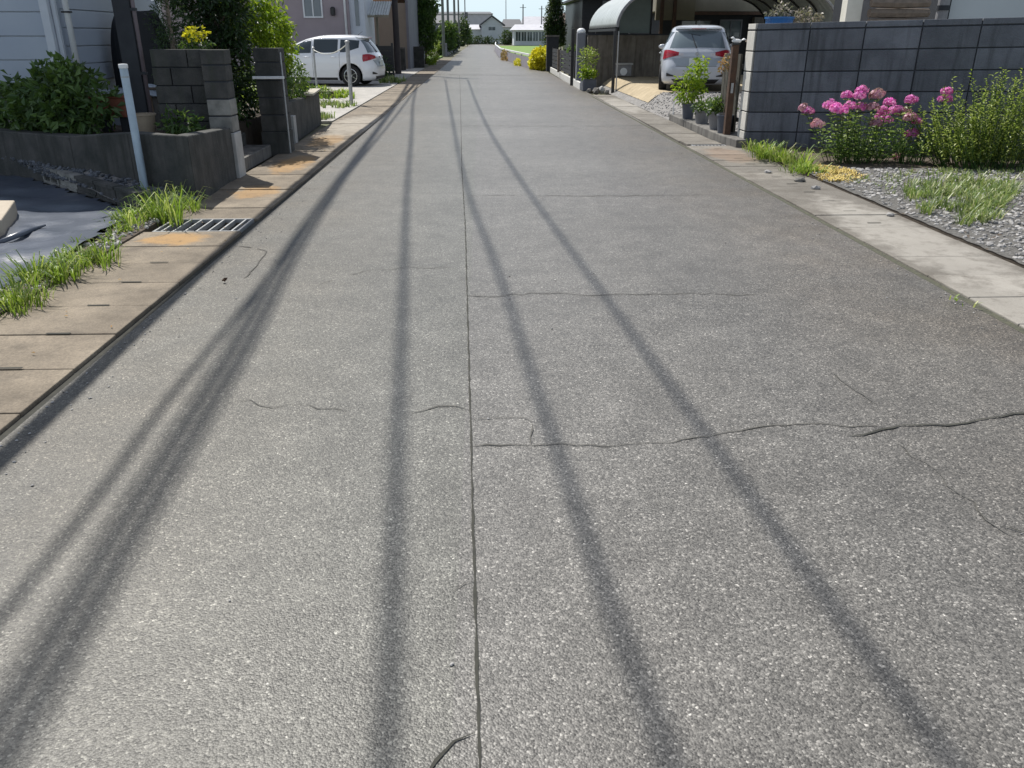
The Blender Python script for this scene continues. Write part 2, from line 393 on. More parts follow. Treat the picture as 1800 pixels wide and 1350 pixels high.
# ================================================================== GROUND, ROAD, GUTTERS
g = MB(); g.add([(-420, -30, -.05), (420, -30, -.05), (420, 900, -.05), (-420, 900, -.05)], [(0, 1, 2, 3)])
struct(g.build('ground', m_ground))
rd = MB()
left = [(-1.955, -4), (-1.955, 12), (-2.03, 21), (-2.1, 45), (-2.1, 90), (-2.0, 178)]
right = [(2.955, -4), (2.96, 12), (3.1, 20), (3.0, 30), (2.98, 38.5), (2.35, 42.5), (1.9, 52), (1.36, 65), (1.46, 93), (2.1, 130), (2.4, 178)]
rd.prism(left[::-1]+right, -.10, 0)
road = struct(rd.build('road', m_asph))
def ribbon(pts, w, z=.0035, jit=.5, sub=.05, wob=.006, gap=-9):
    """jagged dark strip following ground points: an open joint or a crack"""
    P = []
    for a, b in zip(pts, pts[1:]):
        n = max(1, int((b-a).length/sub))
        for i in range(n): P.append(a.lerp(b, i/n))
    P.append(pts[-1]); mb = MB(); vs = []; N = len(P)
    for i, p in enumerate(P):
        t = (P[min(i+1, N-1)]-P[max(i-1, 0)]); t.z = 0; t.normalize(); s = Vector((-t.y, t.x, 0))
        off = noise.noise(Vector((p.x*9, p.y*9, 3.1)))*wob*2.2+U(-wob, wob)*.5
        ww = w*max(.18, 1+jit*noise.noise(Vector((p.x*14, p.y*14, 7.7)))*1.8)*(.35 if i in (0, N-1) else 1)
        c = p+s*off; c.z = z; vs += [c-s*ww/2, c+s*ww/2]
    mb.add(vs, [(2*i, 2*i+1, 2*i+3, 2*i+2) for i in range(N-1) if noise.noise(Vector((P[i].x*5, P[i].y*5, 4.4)))+.25*noise.noise(Vector((P[i].x*23, P[i].y*23, 1))) > gap]); return mb
def crack(name, px, w, mat, **k):
    if mat is m_crackf: k.setdefault('gap', -.42); w *= .72
    o = ribbon([G(x, y) for x, y in px], w, **k).build(name, mat, road); return o
crack('seam', [(846, 1420), (843, 1350), (833, 960), (826, 700), (818, 400), (812, 300), (809, 160), (808, 132)], .0072, m_crack, wob=.0016, jit=.45, sub=.02)
crack('crack', [(835, 1288), (800, 1306), (765, 1338), (740, 1375)], .007, m_crack)
crack('crack', [(833, 1022), (815, 1026), (793, 1040)], .005, m_crackf, z=.0042)
crack('crack', [(827, 722), (800, 715), (770, 716), (725, 728)], .009, m_crackf, z=.0042, gap=-9)
crack('crack', [(831, 738), (880, 735), (920, 735), (935, 742)], .007, m_crackf, z=.0042, wob=.002, gap=-9)
crack('crack', [(830, 787), (880, 786), (933, 783), (990, 783), (1060, 786), (1130, 782), (1200, 774), (1260, 762), (1340, 751), (1400, 746), (1470, 747), (1545, 752)], .008, m_crackf, wob=.012, gap=-9)
crack('crack', [(932, 744), (934, 782)], .007, m_crackf, z=.005, gap=-9)
crack('crack', [(1490, 767), (1540, 762), (1580, 747), (1640, 748), (1700, 744), (1760, 732), (1830, 726)], .012, m_crack, wob=.012, z=.0048)
crack('crack', [(1455, 652), (1500, 685), (1550, 720), (1580, 742)], .006, m_crackf, wob=.01, z=.0054)
crack('crack', [(1575, 780), (1625, 812), (1670, 855), (1740, 915), (1790, 955)], .005, m_crackf, wob=.014, z=.0042)
crack('crack', [(821, 520), (870, 521), (950, 515), (1040, 519), (1120, 518), (1220, 516), (1330, 519)], .012, m_crackf, wob=.02, z=.0042, gap=-9)
crack('crack', [(816, 345), (900, 343), (1000, 345), (1120, 344), (1235, 343)], .018, m_crackf, wob=.02, z=.0042)
crack('crack', [(810, 222), (860, 221), (960, 222), (1060, 222), (1130, 221)], .03, m_crackf, wob=.03, z=.0042)
crack('crack', [(760, 131), (860, 132), (960, 134), (1000, 133)], .10, m_crackf, wob=.06, z=.0042)  # wide faint dark strip across the far road
crack('crack', [(400, 712), (440, 705), (480, 716), (540, 712), (610, 722)], .006, m_crackf, wob=.02, z=.0042)
crack('crack', [(560, 500), (640, 478), (720, 470), (800, 472)], .008, m_crackf, wob=.02, z=.0042)
crack('crack', [(404, 431), (440, 436), (470, 442), (455, 462), (430, 490)], .012, m_crackf, wob=.01, z=.0042)
crack('crack', [(1770, 926), (1805, 940)], .010, m_crack, wob=.01, z=.006)

# gutters: concrete lids laid end to end, hand slots at the joints
def gutter(name, x0, x1, y0, y1, L, mat, ph, wdg=0.0):
    mb = MB(); y = y0-ph
    while y < y1:
        dz = U(-.006, .006); a = U(.0008, .003)
        mb.box(x0+U(-.004, .004), x1, y+a, y+L-a, -.06, .012+dz); y += L
    return struct(mb.build(name, mat, bevel=.006))
gl = gutter('gutter_left', -2.80, -2.005, -1.28, 6.72, .5, m_gutL, 0)
gutter('gutter_left', -2.80, -2.005, 7.24, 60, .5, m_gutL, 0)
gr = gutter('gutter_right', 3.0, 3.76, -1, 11.86, .5, m_gutR, .3)
gutter('gutter_right', 3.05, 3.585, 12.36, 23.3, .5, m_gutR, .0)
s = MB()
for i in range(1, 18):
    yj = 6.22-.5*i
    s.add([(-2.38, yj-.009, .0175), (-2.25, yj-.009, .0175), (-2.25, yj+.012, .0175), (-2.38, yj+.012, .0175)], [(0, 1, 2, 3)])
for i in range(11):
    yj = 11.86-.5*i
    s.add([(3.32, yj-.009, .0175), (3.44, yj-.009, .0175), (3.44, yj+.010, .0175), (3.32, yj+.010, .0175)], [(0, 1, 2, 3)])
s.build('hand_slots', m_crack, gl)
# the narrow dark joint between asphalt and gutter
j = MB(); j.box(-2.02, -1.955, -4, 60, -.09, -.012); struct(j.build('gutter_joint', m_crack)); j = MB(); j.box(2.95, 3.0, -4, 23, -.09, .001); struct(j.build('gutter_joint', M('mossy_joint', (.10, .10, .065), (.05, .052, .04), 25, .95, .8, 80)))

def grate(x0, x1, y0, y1, nb, label, slant=.0):
    t = thing('drain_grate', label, 'drain grate', ((x0+x1)/2, (y0+y1)/2, 0), 'steel drain grates in the gutters')
    f = MB(); w = .018
    f.box(x0, x1, y0, y0+w, -.02, .014); f.box(x0, x1, y1-w, y1, -.02, .014)
    f.box(x0, x0+w, y0+w, y1-w, -.02, .013); f.box(x1-w, x1, y0+w, y1-w, -.02, .013)
    f.build('frame', m_galv, t)
    b = MB()
    for i in range(nb):
        x = x0+w+(x1-x0-2*w)*(i+.5)/nb; b.box(x-.007, x+.007, y0+w, y1-w, -.03, .011)
    b.build('bars', m_galv, t)
    p = MB(); p.box(x0+.001, x1-.001, y0+.001, y1-.001, -.045, -.035); p.build('pit', m_crack, t)
    return t
grate(-2.74, -2.03, 6.73, 7.23, 7, 'steel drain grate in the left gutter beside the grass')
grate(3.10, 3.60, 11.88, 12.34, 9, 'steel drain grate in the right gutter below the plant pots')

# ================================================================== LEFT LOT (weed sheet)
b0 = G(50, 312, 0.02); b1 = G(243, 372, 0.02)
shp = [(-3.12, 3.6), (-3.02, 5.0), (-3.05, 6.4), (b1.x, b1.y-.05), (b0.x, b0.y-.05), (-9.5, 11.3), (-11, 3.6)]
mb = MB(); N = 90
x0, x1, y0, y1 = -11, -2.98, 3.6, 11.3
idx = {}; vs = []; fs = []
def hz(x, y):
    v = Vector((x*1.1, y*1.4, 0)); r = abs(noise.noise(v*1.3))
    return .03+.10*max(0, .25-r)+.035*noise.noise(v*2.2+Vector((3, 1, 0)))+.012*noise.noise(v*7)
for j_ in range(N+1):
    for i in range(N+1):
        x = x0+(x1-x0)*(i/N)**.6; y = y0+(y1-y0)*j_/N; vs.append((x, y, hz(x, y)))
for j_ in range(N):
    for i in range(N):
        a = j_*(N+1)+i; c = [a, a+1, a+N+2, a+N+1]; cx = sum(vs[k][0] for k in c)/4; cy = sum(vs[k][1] for k in c)/4
        if inpoly(cx, cy, shp): fs.append(tuple(c))
mb.add(vs, fs)
tag(mb.build('weed_sheet', m_tarp, smooth=True), 'wrinkled dark blue weed control sheet covering the bare lot on the left', 'ground sheet')
# fold seam on the sheet
fp = [G(0, 428, .05), G(40, 412, .05), (G(80, 398, .05))]
o = ribbon([Vector((p.x, p.y, 0)) for p in fp], .05, z=.085, wob=.012); 
f2 = MB(); f2.tube([p+Vector((0, 0, .01)) for p in fp], [.018, .025, .008], 8)
tag(f2.build('sheet_fold', m_tarp, smooth=True), 'rolled dark edge of the sheet beside the pale slab', 'sheet fold')
q = [G(-140, 372, .16), G(-60, 352, .16), G(26, 352, .16), G(2, 386, .16), G(-150, 440, .16)]
sl = MB(); sl.prism([(p.x, p.y) for p in q[::-1]], -.02, .16)
tag(sl.build('concrete_slab', M('pale_slab', (.46, .40, .32), (.38, .33, .26), 4, .9, .3, 40), bevel=.01), 'pale concrete slab corner on the dark sheet at the left edge', 'slab')  # pale beige concrete tone

# hollow blocks as an edging between sheet and gravel strip
dirv = (b1-b0); Ltot = dirv.length; dirv.normalize(); ang = math.atan2(dirv.y, dirv.x)
nblk = 6; bl = Ltot/nblk
for i in range(nblk):
    t = thing('edging_block', ['hollow concrete block with dark holes, far end of the edging below the gravel', 'second hollow edging block along the sheet, counted from the far end',
        'third edging block from the far end of the row beside the sheet', 'fourth edging block, partly sunk beside the dark sheet',
        'fifth edging block, in the deep shade of the sheet edge', 'nearest edging block, next to the grass by the white post'][i], 'concrete block', b0+dirv*bl*(i+.02), 'concrete blocks edging the gravel strip')
    t.rotation_euler = (0, 0, ang); L = bl*.95; b = MB(); Hh = .17; T = .10
    # a block lying on its side: three webs leave two or three dark holes facing the lot
    b.box(0, L, 0, T, 0, .03); b.box(0, L, 0, T, Hh-.03, Hh); b.box(0, L, T-.02, T-.001, .03, Hh-.03)
    if i > 1: b.box(0, L, .012, T-.02, .03, Hh-.03)
    else:
     for xx in (0, L*.5-.02, L-.035): b.box(xx, xx+.035, 0, T-.02, .03, Hh-.03)
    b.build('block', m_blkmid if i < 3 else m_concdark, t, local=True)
# gravel strip behind the edging, rising to the retaining wall
wl = [Vector((-2.76, 7.98, 0)), Vector((-4.3, 8.9, 0)), Vector((-9.5, 12.1, 0))]
gs = MB()
def gsf(u, v):
    a = b1.lerp(b0+(b0-b1)*1.2, u); c = wl[0].lerp(wl[2], u)
    p = a.lerp(c, v); z = .0+.10*min(1, u*6)+(.06+.22*u)*v
    return (p.x, p.y, z+.015*noise.noise(Vector((p.x*6, p.y*6, 0))))
gs.grid(gsf, 50, 10); struct(gs.build('gravel_strip', m_grav))
st = MB()
for k in range(1300):
    u = random.random()**1.1; v = U(0.02, .98); p = gsf(u, v); stone(st, (p[0], p[1], p[2]+.008), U(.014, .034))
stuff(st.build('gravel', m_gravdk, fix=False), 'dark grey gravel strip along the foot of the retaining wall', 'gravel')

# ================================================================== LEFT HOUSE PLOT
def block_wall_mesh(mb, p0, p1, z0, courses, ch, bw, th, gap=.012, stag=True, mi=0, z1f=None, shear=0):
    d = Vector((p1[0]-p0[0], p1[1]-p0[1], 0)); L = d.length; d.normalize(); n = Vector((-d.y, d.x, 0))
    for c in range(courses):
        x = -(bw/2 if (stag and c % 2) else 0)
        while x < L:
            a, b = max(0, x+gap/2), min(L, x+bw-gap/2)
            if b-a > .03:
                o = U(-.0015, .0015); vs = []
                for z in (z0+c*ch+gap/2, z0+(c+1)*ch-gap/2):
                    for (s_, t_) in ((a, o), (b, o), (b, th-o), (a, th-o)):
                        q = Vector((p0[0], p0[1], 0))+d*s_+n*t_; vs.append((q.x, q.y, z+shear*s_))
                mb.add(vs, [(0, 3, 2, 1), (4, 5, 6, 7), (0, 1, 5, 4), (1, 2, 6, 5), (2, 3, 7, 6), (3, 0, 4, 7)], mi)
            x += bw
    return d, n, L
def prism_wall(poly_line, th, z0, ztops, name, mat, label, cat, bevel=.01):
    mb = MB(); n = len(poly_line); off = []
    for i, p in enumerate(poly_line):
        t = (poly_line[min(i+1, n-1)]-poly_line[max(i-1, 0)]).normalized(); off.append(p+Vector((-t.y, t.x, 0))*th)
    for i in range(n-1):
        a, b, c, d = poly_line[i], poly_line[i+1], off[i+1], off[i]
        mb.prism([(a.x, a.y), (b.x, b.y), (c.x, c.y), (d.x, d.y)], z0, [ztops[i], ztops[i+1], ztops[i+1], ztops[i]])
    return tag(mb.build(name, mat, bevel=bevel), label, cat)
rw = MB()
pl = [wl[0], Vector((-3.5, 8.42, 0)), wl[1], wl[2]]; zt = [.64, .62, .54, .50]
off = [Vector((-2.90, 8.1, 0)), Vector((-3.42, 8.6, 0)), Vector((-4.2, 9.06, 0)), Vector((-9.4, 12.26, 0))]
for i in range(3):
    a, b, c, d = pl[i], pl[i+1], off[i+1], off[i]
    rw.prism([(d.x, d.y), (c.x, c.y), (b.x, b.y), (a.x, a.y)], -.05, [zt[i], zt[i+1], zt[i+1], zt[i]])
rw.prism([(-2.76, 7.98), (-2.80, 9.5), (-2.95, 9.5), (-2.90, 8.1)], -.05, [.64, .56, .56, .64])
tag(rw.build('retaining_wall', m_concdark, bevel=.012), 'low dark stained concrete retaining wall holding the planted bed', 'retaining wall')
gb = MB(); gb.prism([(-2.92, 8.2), (-2.95, 9.55), (-3.5, 9.8), (-4.2, 10.4), (-9, 12.5), (-9.3, 12.2), (-4.2, 9.1), (-3.42, 8.65)], .0, .5)
struct(gb.build('garden_bed', m_soil))
gy = MB(); gy.prism([(-3.55, 9.8), (-3.25, 12.0), (-3.1, 16.0), (-16, 16.0), (-16, 12.6), (-9, 12.5), (-4.2, 10.4)], -.04, .42)
struct(gy.build('yard', m_soil))

# white guard post
p = G(266, 347, 0.0); t = thing('white_post', 'pale blue white round post with a cap standing at the lot corner', 'post', (p.x, p.y-.12, 0))
b = MB(); x, y = t.location.x, t.location.y
b.lathe([(.037, 0), (.037, 1.22)], (x, y, 0), 20); b.build('pole', m_postw, t, smooth=False)
b = MB(); b.lathe([(.039, 1.22), (.042, 1.225), (.042, 1.252), (.038, 1.258), (.01, 1.260)], (x, y, 0), 20); b.build('cap', m_white, t)
b = MB(); b.lathe([(.039, 1.14), (.039, 1.15)], (x, y, 0), 20); b.build('collar', m_galv, t)

# gate piers
def pier(x0, x1, y0, y1, zs, mats, plinth, label, name='gate_pier'):
    t = thing(name, label, 'gate pier', ((x0+x1)/2, (y0+y1)/2, 0))
    b = MB(); b.box(x0-.012, x1+.012, y0-.012, y1, -.03, zs[0]); b.build('plinth', plinth, t, bevel=.008)
    c = MB(); c.box(x0+.012, x1-.012, y0+.012, y1-.012, zs[0], zs[-1]-.01); c.build('core', m_mortar, t)
    b = MB()
    for i in range(len(zs)-1):
        o = U(-.003, .003); b.box(x0+o, x1+o, y0, y1, zs[i]+.008, zs[i+1]-.008, 0 if zs[i] > .85 else 1)
    b.build('blocks', mats, t, bevel=.006); return t
pier(-3.03, -2.78, 9.52, 9.78, [.50, .68, .86, 1.04, 1.21, 1.37], [m_blkold, m_blkmid], m_plinth, 'block gate pier with a pale rendered foot, nearest the road on the left')  # paler lower courses and foot paint in light bounced off the road
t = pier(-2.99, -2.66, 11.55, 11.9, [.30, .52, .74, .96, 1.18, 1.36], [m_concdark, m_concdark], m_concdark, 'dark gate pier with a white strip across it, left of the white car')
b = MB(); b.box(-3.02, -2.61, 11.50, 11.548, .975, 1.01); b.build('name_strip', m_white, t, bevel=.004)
b = MB(); b.tube([(-2.645, 11.60, .02), (-2.645, 11.60, 1.30)], .014, 8); b.build('lit_edge', m_galv, t)  # slim tube added to stand in for the pier's sunlit edge
# garden block wall left of the first pier
t = thing('block_wall', 'mossy block garden wall under the bushes, left of the pale footed pier', 'block wall', (-3.3, 9.68, .45))
b = MB(); b.box(-3.62, -3.04, 9.72, 9.80, .42, 1.33); b.build('core', m_mortar, t)
b = MB(); block_wall_mesh(b, (-3.63, 9.69), (-3.035, 9.69), .42, 5, .19, .4, .14); b.build('blocks', m_blkold, t, bevel=.005)
# low roadside wall beyond the second pier
t = thing('low_wall', 'low dark weathered concrete wall with a buttress, below the hedge', 'low wall', (-3.0, 14, 0))
b = MB(); b.prism([(-2.86, 12.0), (-3.03, 16.1), (-3.17, 16.1), (-3.0, 12.0)], -.04, [.60, .52, .52, .60]); b.build('wall', m_concdark, t, bevel=.01)
b = MB(); b.box(-2.90, -2.81, 12.75, 12.92, -.03, .40); b.build('buttress', m_plinth, t, bevel=.008)
b = MB(); b.prism([(-2.85, 14.6), (-3.0, 16.15), (-3.2, 16.15), (-3.05, 14.6)], .565, .60); b.build('coping', M('pale_coping', (.46, .43, .36), (.34, .31, .25), 8, .9), t, bevel=.006)
# entrance steps between the piers
t = thing('entrance_step', 'dark concrete step between the two gate piers', 'step', (-3.1, 10.6, 0))
b = MB(); b.box(-3.45, -2.88, 9.86, 11.5, -.02, .14); b.build('tread', m_conc, t, bevel=.008)
b = MB(); b.box(-3.8, -3.2, 9.86, 11.5, .14, .30); b.build('tread', m_concdark, t, bevel=.008)

# dark steel upright and a slim tube standing in for its edge highlight
t = thing('dark_post', 'tall dark steel post standing in the bed behind the white post', 'post', (-3.92, 9.85, .45))
b = MB(); b.box(-3.985, -3.80, 9.80, 9.97, .45, 3.4); b.build('post', m_steel_dark, t, bevel=.006)
b = MB(); b.tube([(-3.772, 9.83, .45), (-3.772, 9.83, 3.3)], .022, 10); b.build('pipe', M('edge_highlight', (.17, .14, .16), None, 6, .5), t, smooth=True)  # added tube, paler to show the bright stripe on the post
for z in (1.1, 1.75): b = MB(); b.box(-3.80, -3.745, 9.795, 9.86, z, z+.03); b.build('bracket', m_steel_dark, t)

# the siding house
t = thing('siding_house', 'pale blue white sided house at the upper left corner', 'house', (-7, 14, .4))
def boards(mb, x0, x1, y, z0, z1, h, axis='x'):
    z = z0
    while z < z1:
        mb.box(x0, x1, y, y+.03, z+.006, z+h-.006); z += h
b = MB(); boards(b, -11, -5.14, 10.60, .97, 4.9, .262); b.build('siding', m_siding, t, bevel=.006)
b = MB(); b.box(-11, -5.05, 10.632, 13.9, .3, 4.9); b.build('wall', m_trim, t)
b = MB(); b.box(-11, -5.04, 10.61, 10.66, .3, .95); b.build('foundation', m_conc, t)
b = MB(); b.box(-5.14, -5.045, 10.57, 10.70, .60, 4.9); b.box(-5.04, -4.99, 10.64, 10.70, .6, 4.9); b.build('corner_trim', m_trim, t, bevel=.008)
b = MB(); b.tube([(-4.90, 10.72, .5), (-4.90, 10.72, 4.85)], .035, 12); b.build('downpipe', m_white, t, smooth=True)
b = MB(); b.box(-5.047, -4.99, 10.705, 10.755, .6, 4.9); b.build('side_board', m_siding, t)
for z in (1.15, 1.75, 2.4): b = MB(); b.box(-4.95, -4.85, 10.68, 10.75, z, z+.02); b.build('bracket', m_plastic, t)
b = MB(); z = .97
while z < 4.8: b.box(-5.048, -5.015, 10.76, 14.0, z+.006, z+.206-.006); z += .206
b.build('siding', m_siding, t, bevel=.005)
b = MB(); b.box(-5.09, -4.99, 14.0, 14.12, .4, 4.9); b.build('corner_trim', m_white, t, bevel=.006)
b = MB(); b.prism([(-11.5, 10.2), (-4.85, 10.2), (-4.85, 14.6), (-11.5, 14.6)], 4.9, 5.1); b.build('roof', m_roof, t)
# terrace slab and things on it
t = thing('terrace', 'blue grey concrete terrace edge behind the bed', 'terrace', (-4.2, 11.2, .42))
b = MB(); b.box(-4.86, -3.55, 10.9, 12.6, .42, .80); b.build('slab', m_conc, t, bevel=.01)
b = MB(); b.box(-4.87, -3.54, 10.86, 12.61, .802, .86); b.build('edge', m_cloth, t, bevel=.01)
c0 = A(222, 140, 12.0)
def cov(u, v):
    a = u*2*math.pi; h = v
    r = (1-.55*h**2.2)*(1+.05*math.sin(a*9+h*3)*(1-h*.4)) if v < 1 else 0
    if v >= .999: r = .02
    z = .86+.92*math.sin(min(1, h*1.05)*math.pi/2)+.05*noise.noise(Vector((math.cos(a)*2, math.sin(a)*2, h*3)))
    return (-4.60+.37*r*math.cos(a)*(1.0 if math.cos(a) < 0 else 1.12), 12.0+.36*r*math.sin(a), z)
b = MB(); b.grid(cov, 60, 16)
tag(b.build('covered_scooter', m_tarpdk, smooth=True), 'dark draped cover over something tall on the terrace by the sided wall', 'cover')
# planters and jars on the bed
def pot(name, label, cat, x, y, z, r0, r1, h, mat, group=None, rim=True, soil=True, n=24):
    t = thing(name, label, cat, (x, y, z), group)
    b = MB(); b.lathe([(r0, 0), (r1, h*.92), (r1*(1.09 if rim else 1), h*.92), (r1*(1.09 if rim else 1), h), (r1*.92, h), (r1*.90, h*.86)], (x, y, z), n); b.build('pot', mat, t, smooth=False)
    if soil: b = MB(); b.lathe([(r1*.88, h*.80), (r1*.88, h*.87)], (x, y, z), n); b.build('soil', m_soil, t)
    return t
t = thing('planter_box', 'brown terracotta trough behind the hostas', 'planter', (-4.15, 9.75, .5))
b = MB(); b.box(-4.34, -3.98, 9.66, 9.86, .66, .86); b.box(-4.36, -3.96, 9.64, 9.88, .86, .89); b.build('trough', m_terra, t, bevel=.008)
for xx in (-4.30, -4.08): b = MB(); b.box(xx, xx+.08, 9.7, 9.8, .5, .66); b.build('foot', m_steel_dark, t)
pot('clay_pot', 'round beige clay pot in the bed right of the white post', 'plant pot', -3.70, 9.42, .5, .085, .12, .22, m_beigepot)
t = thing('garden_table', 'small table with a pale blue cloth between the dark post and the pier', 'table', (-3.72, 10.5, .42))
b = MB(); b.box(-4.02, -3.43, 10.3, 10.7, .915, .94); b.build('top', m_wood, t)
b = MB(); b.grid(lambda u, v: (-4.06+.68*u, 10.26+.48*v, .955+.012*math.sin(u*14+v*3) - (.10*max(0, 1-v*6))), 24, 12); b.build('cloth', m_cloth, t, smooth=True)
for xx in (-3.98, -3.50):
    for yy in (10.33, 10.64): b = MB(); b.box(xx, xx+.04, yy, yy+.04, .42, .915); b.build('leg', m_wood, t)
b = MB(); b.box(-3.86, -3.74, 10.42, 10.54, .967, 1.15); tag(b.build('wooden_box', m_wood, bevel=.006), 'small weathered wooden box standing on the cloth covered table', 'box')
b = MB(); b.box(-4.62, -4.3, 10.45, 10.62, .45, .78); tag(b.build('storage_tub', m_cloth, bevel=.02), 'pale blue storage tub between hostas and terrace', 'tub')

# --- left plants
def plant(name, label, cat, mb, mat, stems=None, smat=None, group=None, loc=None):
    t = thing(name, label, cat, loc, group)
    mb.build('leaves', mat, t, fix=False)
    if stems: stems.build('stems', smat or m_wood, t, smooth=True)
    return t
def stems_to(base, tips, r=.006):
    mb = MB()
    for q in tips:
        q = Vector(q); b_ = Vector(base)+Vector((U(-.05, .05), U(-.05, .05), 0)); m_ = b_.lerp(q, .5)+Vector((U(-.03, .03), U(-.03, .03), .03))
        mb.tube([b_, m_, q], [r, r*.8, r*.4], 6)
    return mb
cb = cloud([((-4.9, 9.75, .74), (.42, .35, .30), 900), ((-4.45, 9.5, .82), (.36, .3, .36), 1000), ((-4.75, 9.95, 1.02), (.22, .2, .22), 420), ((-5.3, 10.1, .72), (.4, .3, .3), 700)], .105, .5)
plant('leafy_bush', 'broad leaved dark green bush filling the bed below the house', 'bush', cb, l_bed, stems_to((-4.7, 9.8, .48), [(-4.9, 9.7, .9), (-4.4, 9.6, 1.0), (-4.75, 9.9, 1.15), (-5.2, 10, .9)]), loc=(-4.75, 9.8, .48))
cb = cloud([((-3.28, 9.35, .60), (.17, .2, .13), 260)], .075, .45)
plant('small_plant', 'small green plant at the foot of the mossy block wall', 'plant', cb, l_bed, loc=(-3.3, 9.35, .5))
cb = cloud([((-3.80, 10.95, 1.75+.35*k), (.21-.03*k, .21-.03*k, .34), 700-80*k) for k in range(-2, 4)], .05, .25, .2, .1)
tk = MB(); tk.tube([(-3.80, 10.95, .42), (-3.80, 10.95, 1.6), (-3.78, 10.95, 2.6)], [.035, .028, .012], 8)
t = thing('conifer', 'narrow dark green conifer beside the sided house', 'tree', (-3.80, 10.95, .42)); cb.build('crown', l_dark, t, fix=False); tk.build('trunk', m_wood, t)
# yellow flowers above the mossy wall
cb = cloud([((-3.27, 10.2, 1.52), (.13, .1, .055), 190)], .04, .7); 
t = thing('yellow_flowers', 'yellow flowering plant showing over the mossy block wall', 'flowers', (-3.27, 10.2, 1.3)); cb.build('petals', l_yel, t, fix=False)
cb2 = cloud([((-3.27, 10.2, 1.40), (.16, .12, .09), 160)], .05, .5); cb2.build('leaves', l_mid, t, fix=False)
stems_to((-3.27, 10.2, .42), [(-3.5, 10.15, 1.5), (-3.4, 10.12, 1.5), (-3.45, 10.2, 1.45)]).build('stems', m_wood, t)
# big dark shrub between the piers, lime one over the second pier
cb = cloud([((-3.72, 12.3, 1.25), (.52, .5, .62), 2400), ((-3.68, 12.2, 2.15), (.5, .45, .6), 2600), ((-3.9, 12.4, 2.9), (.5, .45, .5), 1500), ((-3.38, 12.2, 1.7), (.3, .3, .5), 900), ((-3.55, 12.0, .75), (.42, .4, .35), 1400)], .085, .4, .25)
tk = MB(); tk.tube([(-3.75, 12.35, .4), (-3.7, 12.3, 1.2), (-3.8, 12.35, 2.2)], [.06, .05, .03], 8)
for q in ((-3.4, 12.1, 1.8), (-3.95, 12.4, 2.7), (-3.6, 12.5, 2.4)): tk.tube([(-3.72, 12.3, 1.0), (-3.7+U(-.1, .1), 12.3, 1.5), q], [.035, .028, .01], 6)
t = thing('dark_tree', 'dense dark evergreen tree behind the gap between the gate piers', 'tree', (-3.75, 12.35, .4)); cb.build('crown', l_dark, t, fix=False); tk.build('trunk', m_wood, t)
cb = cloud([((-3.42, 12.9, 1.88), (.38, .45, .42), 1500), ((-3.12, 13.2, 1.62), (.28, .45, .36), 1200), ((-3.12, 13.6, 1.34), (.22, .45, .32), 900), ((-3.62, 12.7, 2.3), (.30, .4, .4), 700)], .085, .38, .3, .6)
tk = MB(); tk.tube([(-3.3, 13.3, .3), (-3.25, 13.2, 1.0), (-3.2, 13.1, 1.8)], [.05, .04, .02], 8)
tk.tube([(-3.27, 13.25, .8), (-3.1, 13.5, 1.3), (-3.0, 13.6, 1.5)], [.03, .02, .01], 6)
t = thing('lime_shrub', 'bright lime green shrub arching over the second gate pier', 'shrub', (-3.3, 13.3, .3)); cb.build('crown', l_lime, t, fix=False); tk.build('trunk', m_wood, t)
cb = cloud([((-3.20, 13.5, .98), (.22, .55, .46), 1700), ((-3.16, 14.6, .80), (.22, .6, .30), 1000), ((-3.35, 13.2, .9), (.3, .4, .5), 700)], .07, .4, .3, .5)
tk = stems_to((-3.25, 13.8, .2), [(-3.1, 13.4, 1.2), (-3.15, 14.3, 1.0), (-3.2, 13.8, 1.3), (-3.15, 14.8, .8)], .015)
t = thing('hedge', 'dark green hedge hanging over the low roadside wall', 'hedge', (-3.2, 13.9, .2)); cb.build('crown', l_mid, t, fix=False); tk.build('trunk', m_wood, t)
t = pot('clay_pot', 'red brown flower pot between the gate piers', 'plant pot', -3.32, 11.15, .30, .09, .13, .22, m_terra)
cloud([((-3.34, 11.15, .62), (.2, .15, .14), 330)], .07, .5).build('leaves', l_mid, t, fix=False)

def grass_patch(label, poly, n, h, mat=l_weed, name='grass_patch', w=.007, lean=.7, z=0, sp=.05):
    mb = MB()
    for (x, y) in scatter(poly, n):
        if noise.noise(Vector((x*2.6, y*2.6, 9))) < -.22+.12*random.random(): continue
        tuft(mb, x, y, z, 7, h*U(.6, 1.2), sp, w, lean)
    return stuff(mb.build(name, mat, fix=False), label, 'grass')
# grass and weeds on the left verge
def grass_thing(label, spots, group=None, mat=l_grass, h=.2, n=44, sp=.12, name='grass_tuft', z=0.0, lean=.75, w=.0042):
    mb = MB()
    for (px, py, k) in spots:
        p = G(px, py, z); [tuft(mb, p.x+U(-.06, .06), p.y+U(-.1, .1), z, int(n*k/3), h*U(.45, 1.15)*k**.3, sp*U(.5, 1.1), w*U(.7, 1.3), lean*U(.6, 1.5)) for _ in range(3)]
    return tag(mb.build(name, mat, fix=False), label, 'grass', group)
gp = 'tufts of grass along the left verge'
grass_thing('tall bright grass tuft at the foot of the white post', [(275, 372, 2.2), (292, 386, 2.2), (312, 392, 1.6), (262, 392, 1.2)], gp, h=.27, sp=.15)
grass_thing('grass tuft right beside the drain grate, in front of the wall corner', [(318, 366, 1.6), (335, 372, 1.2)], gp, h=.23)
grass_thing('thin grass blades just left of the tall tuft by the white post', [(236, 402, 1.2), (240, 394, .8)], gp, h=.20)
grass_thing('small weed between sheet and rubble halfway down the verge', [(205, 415, 1.0), (222, 410, .8)], gp, h=.13, sp=.1)
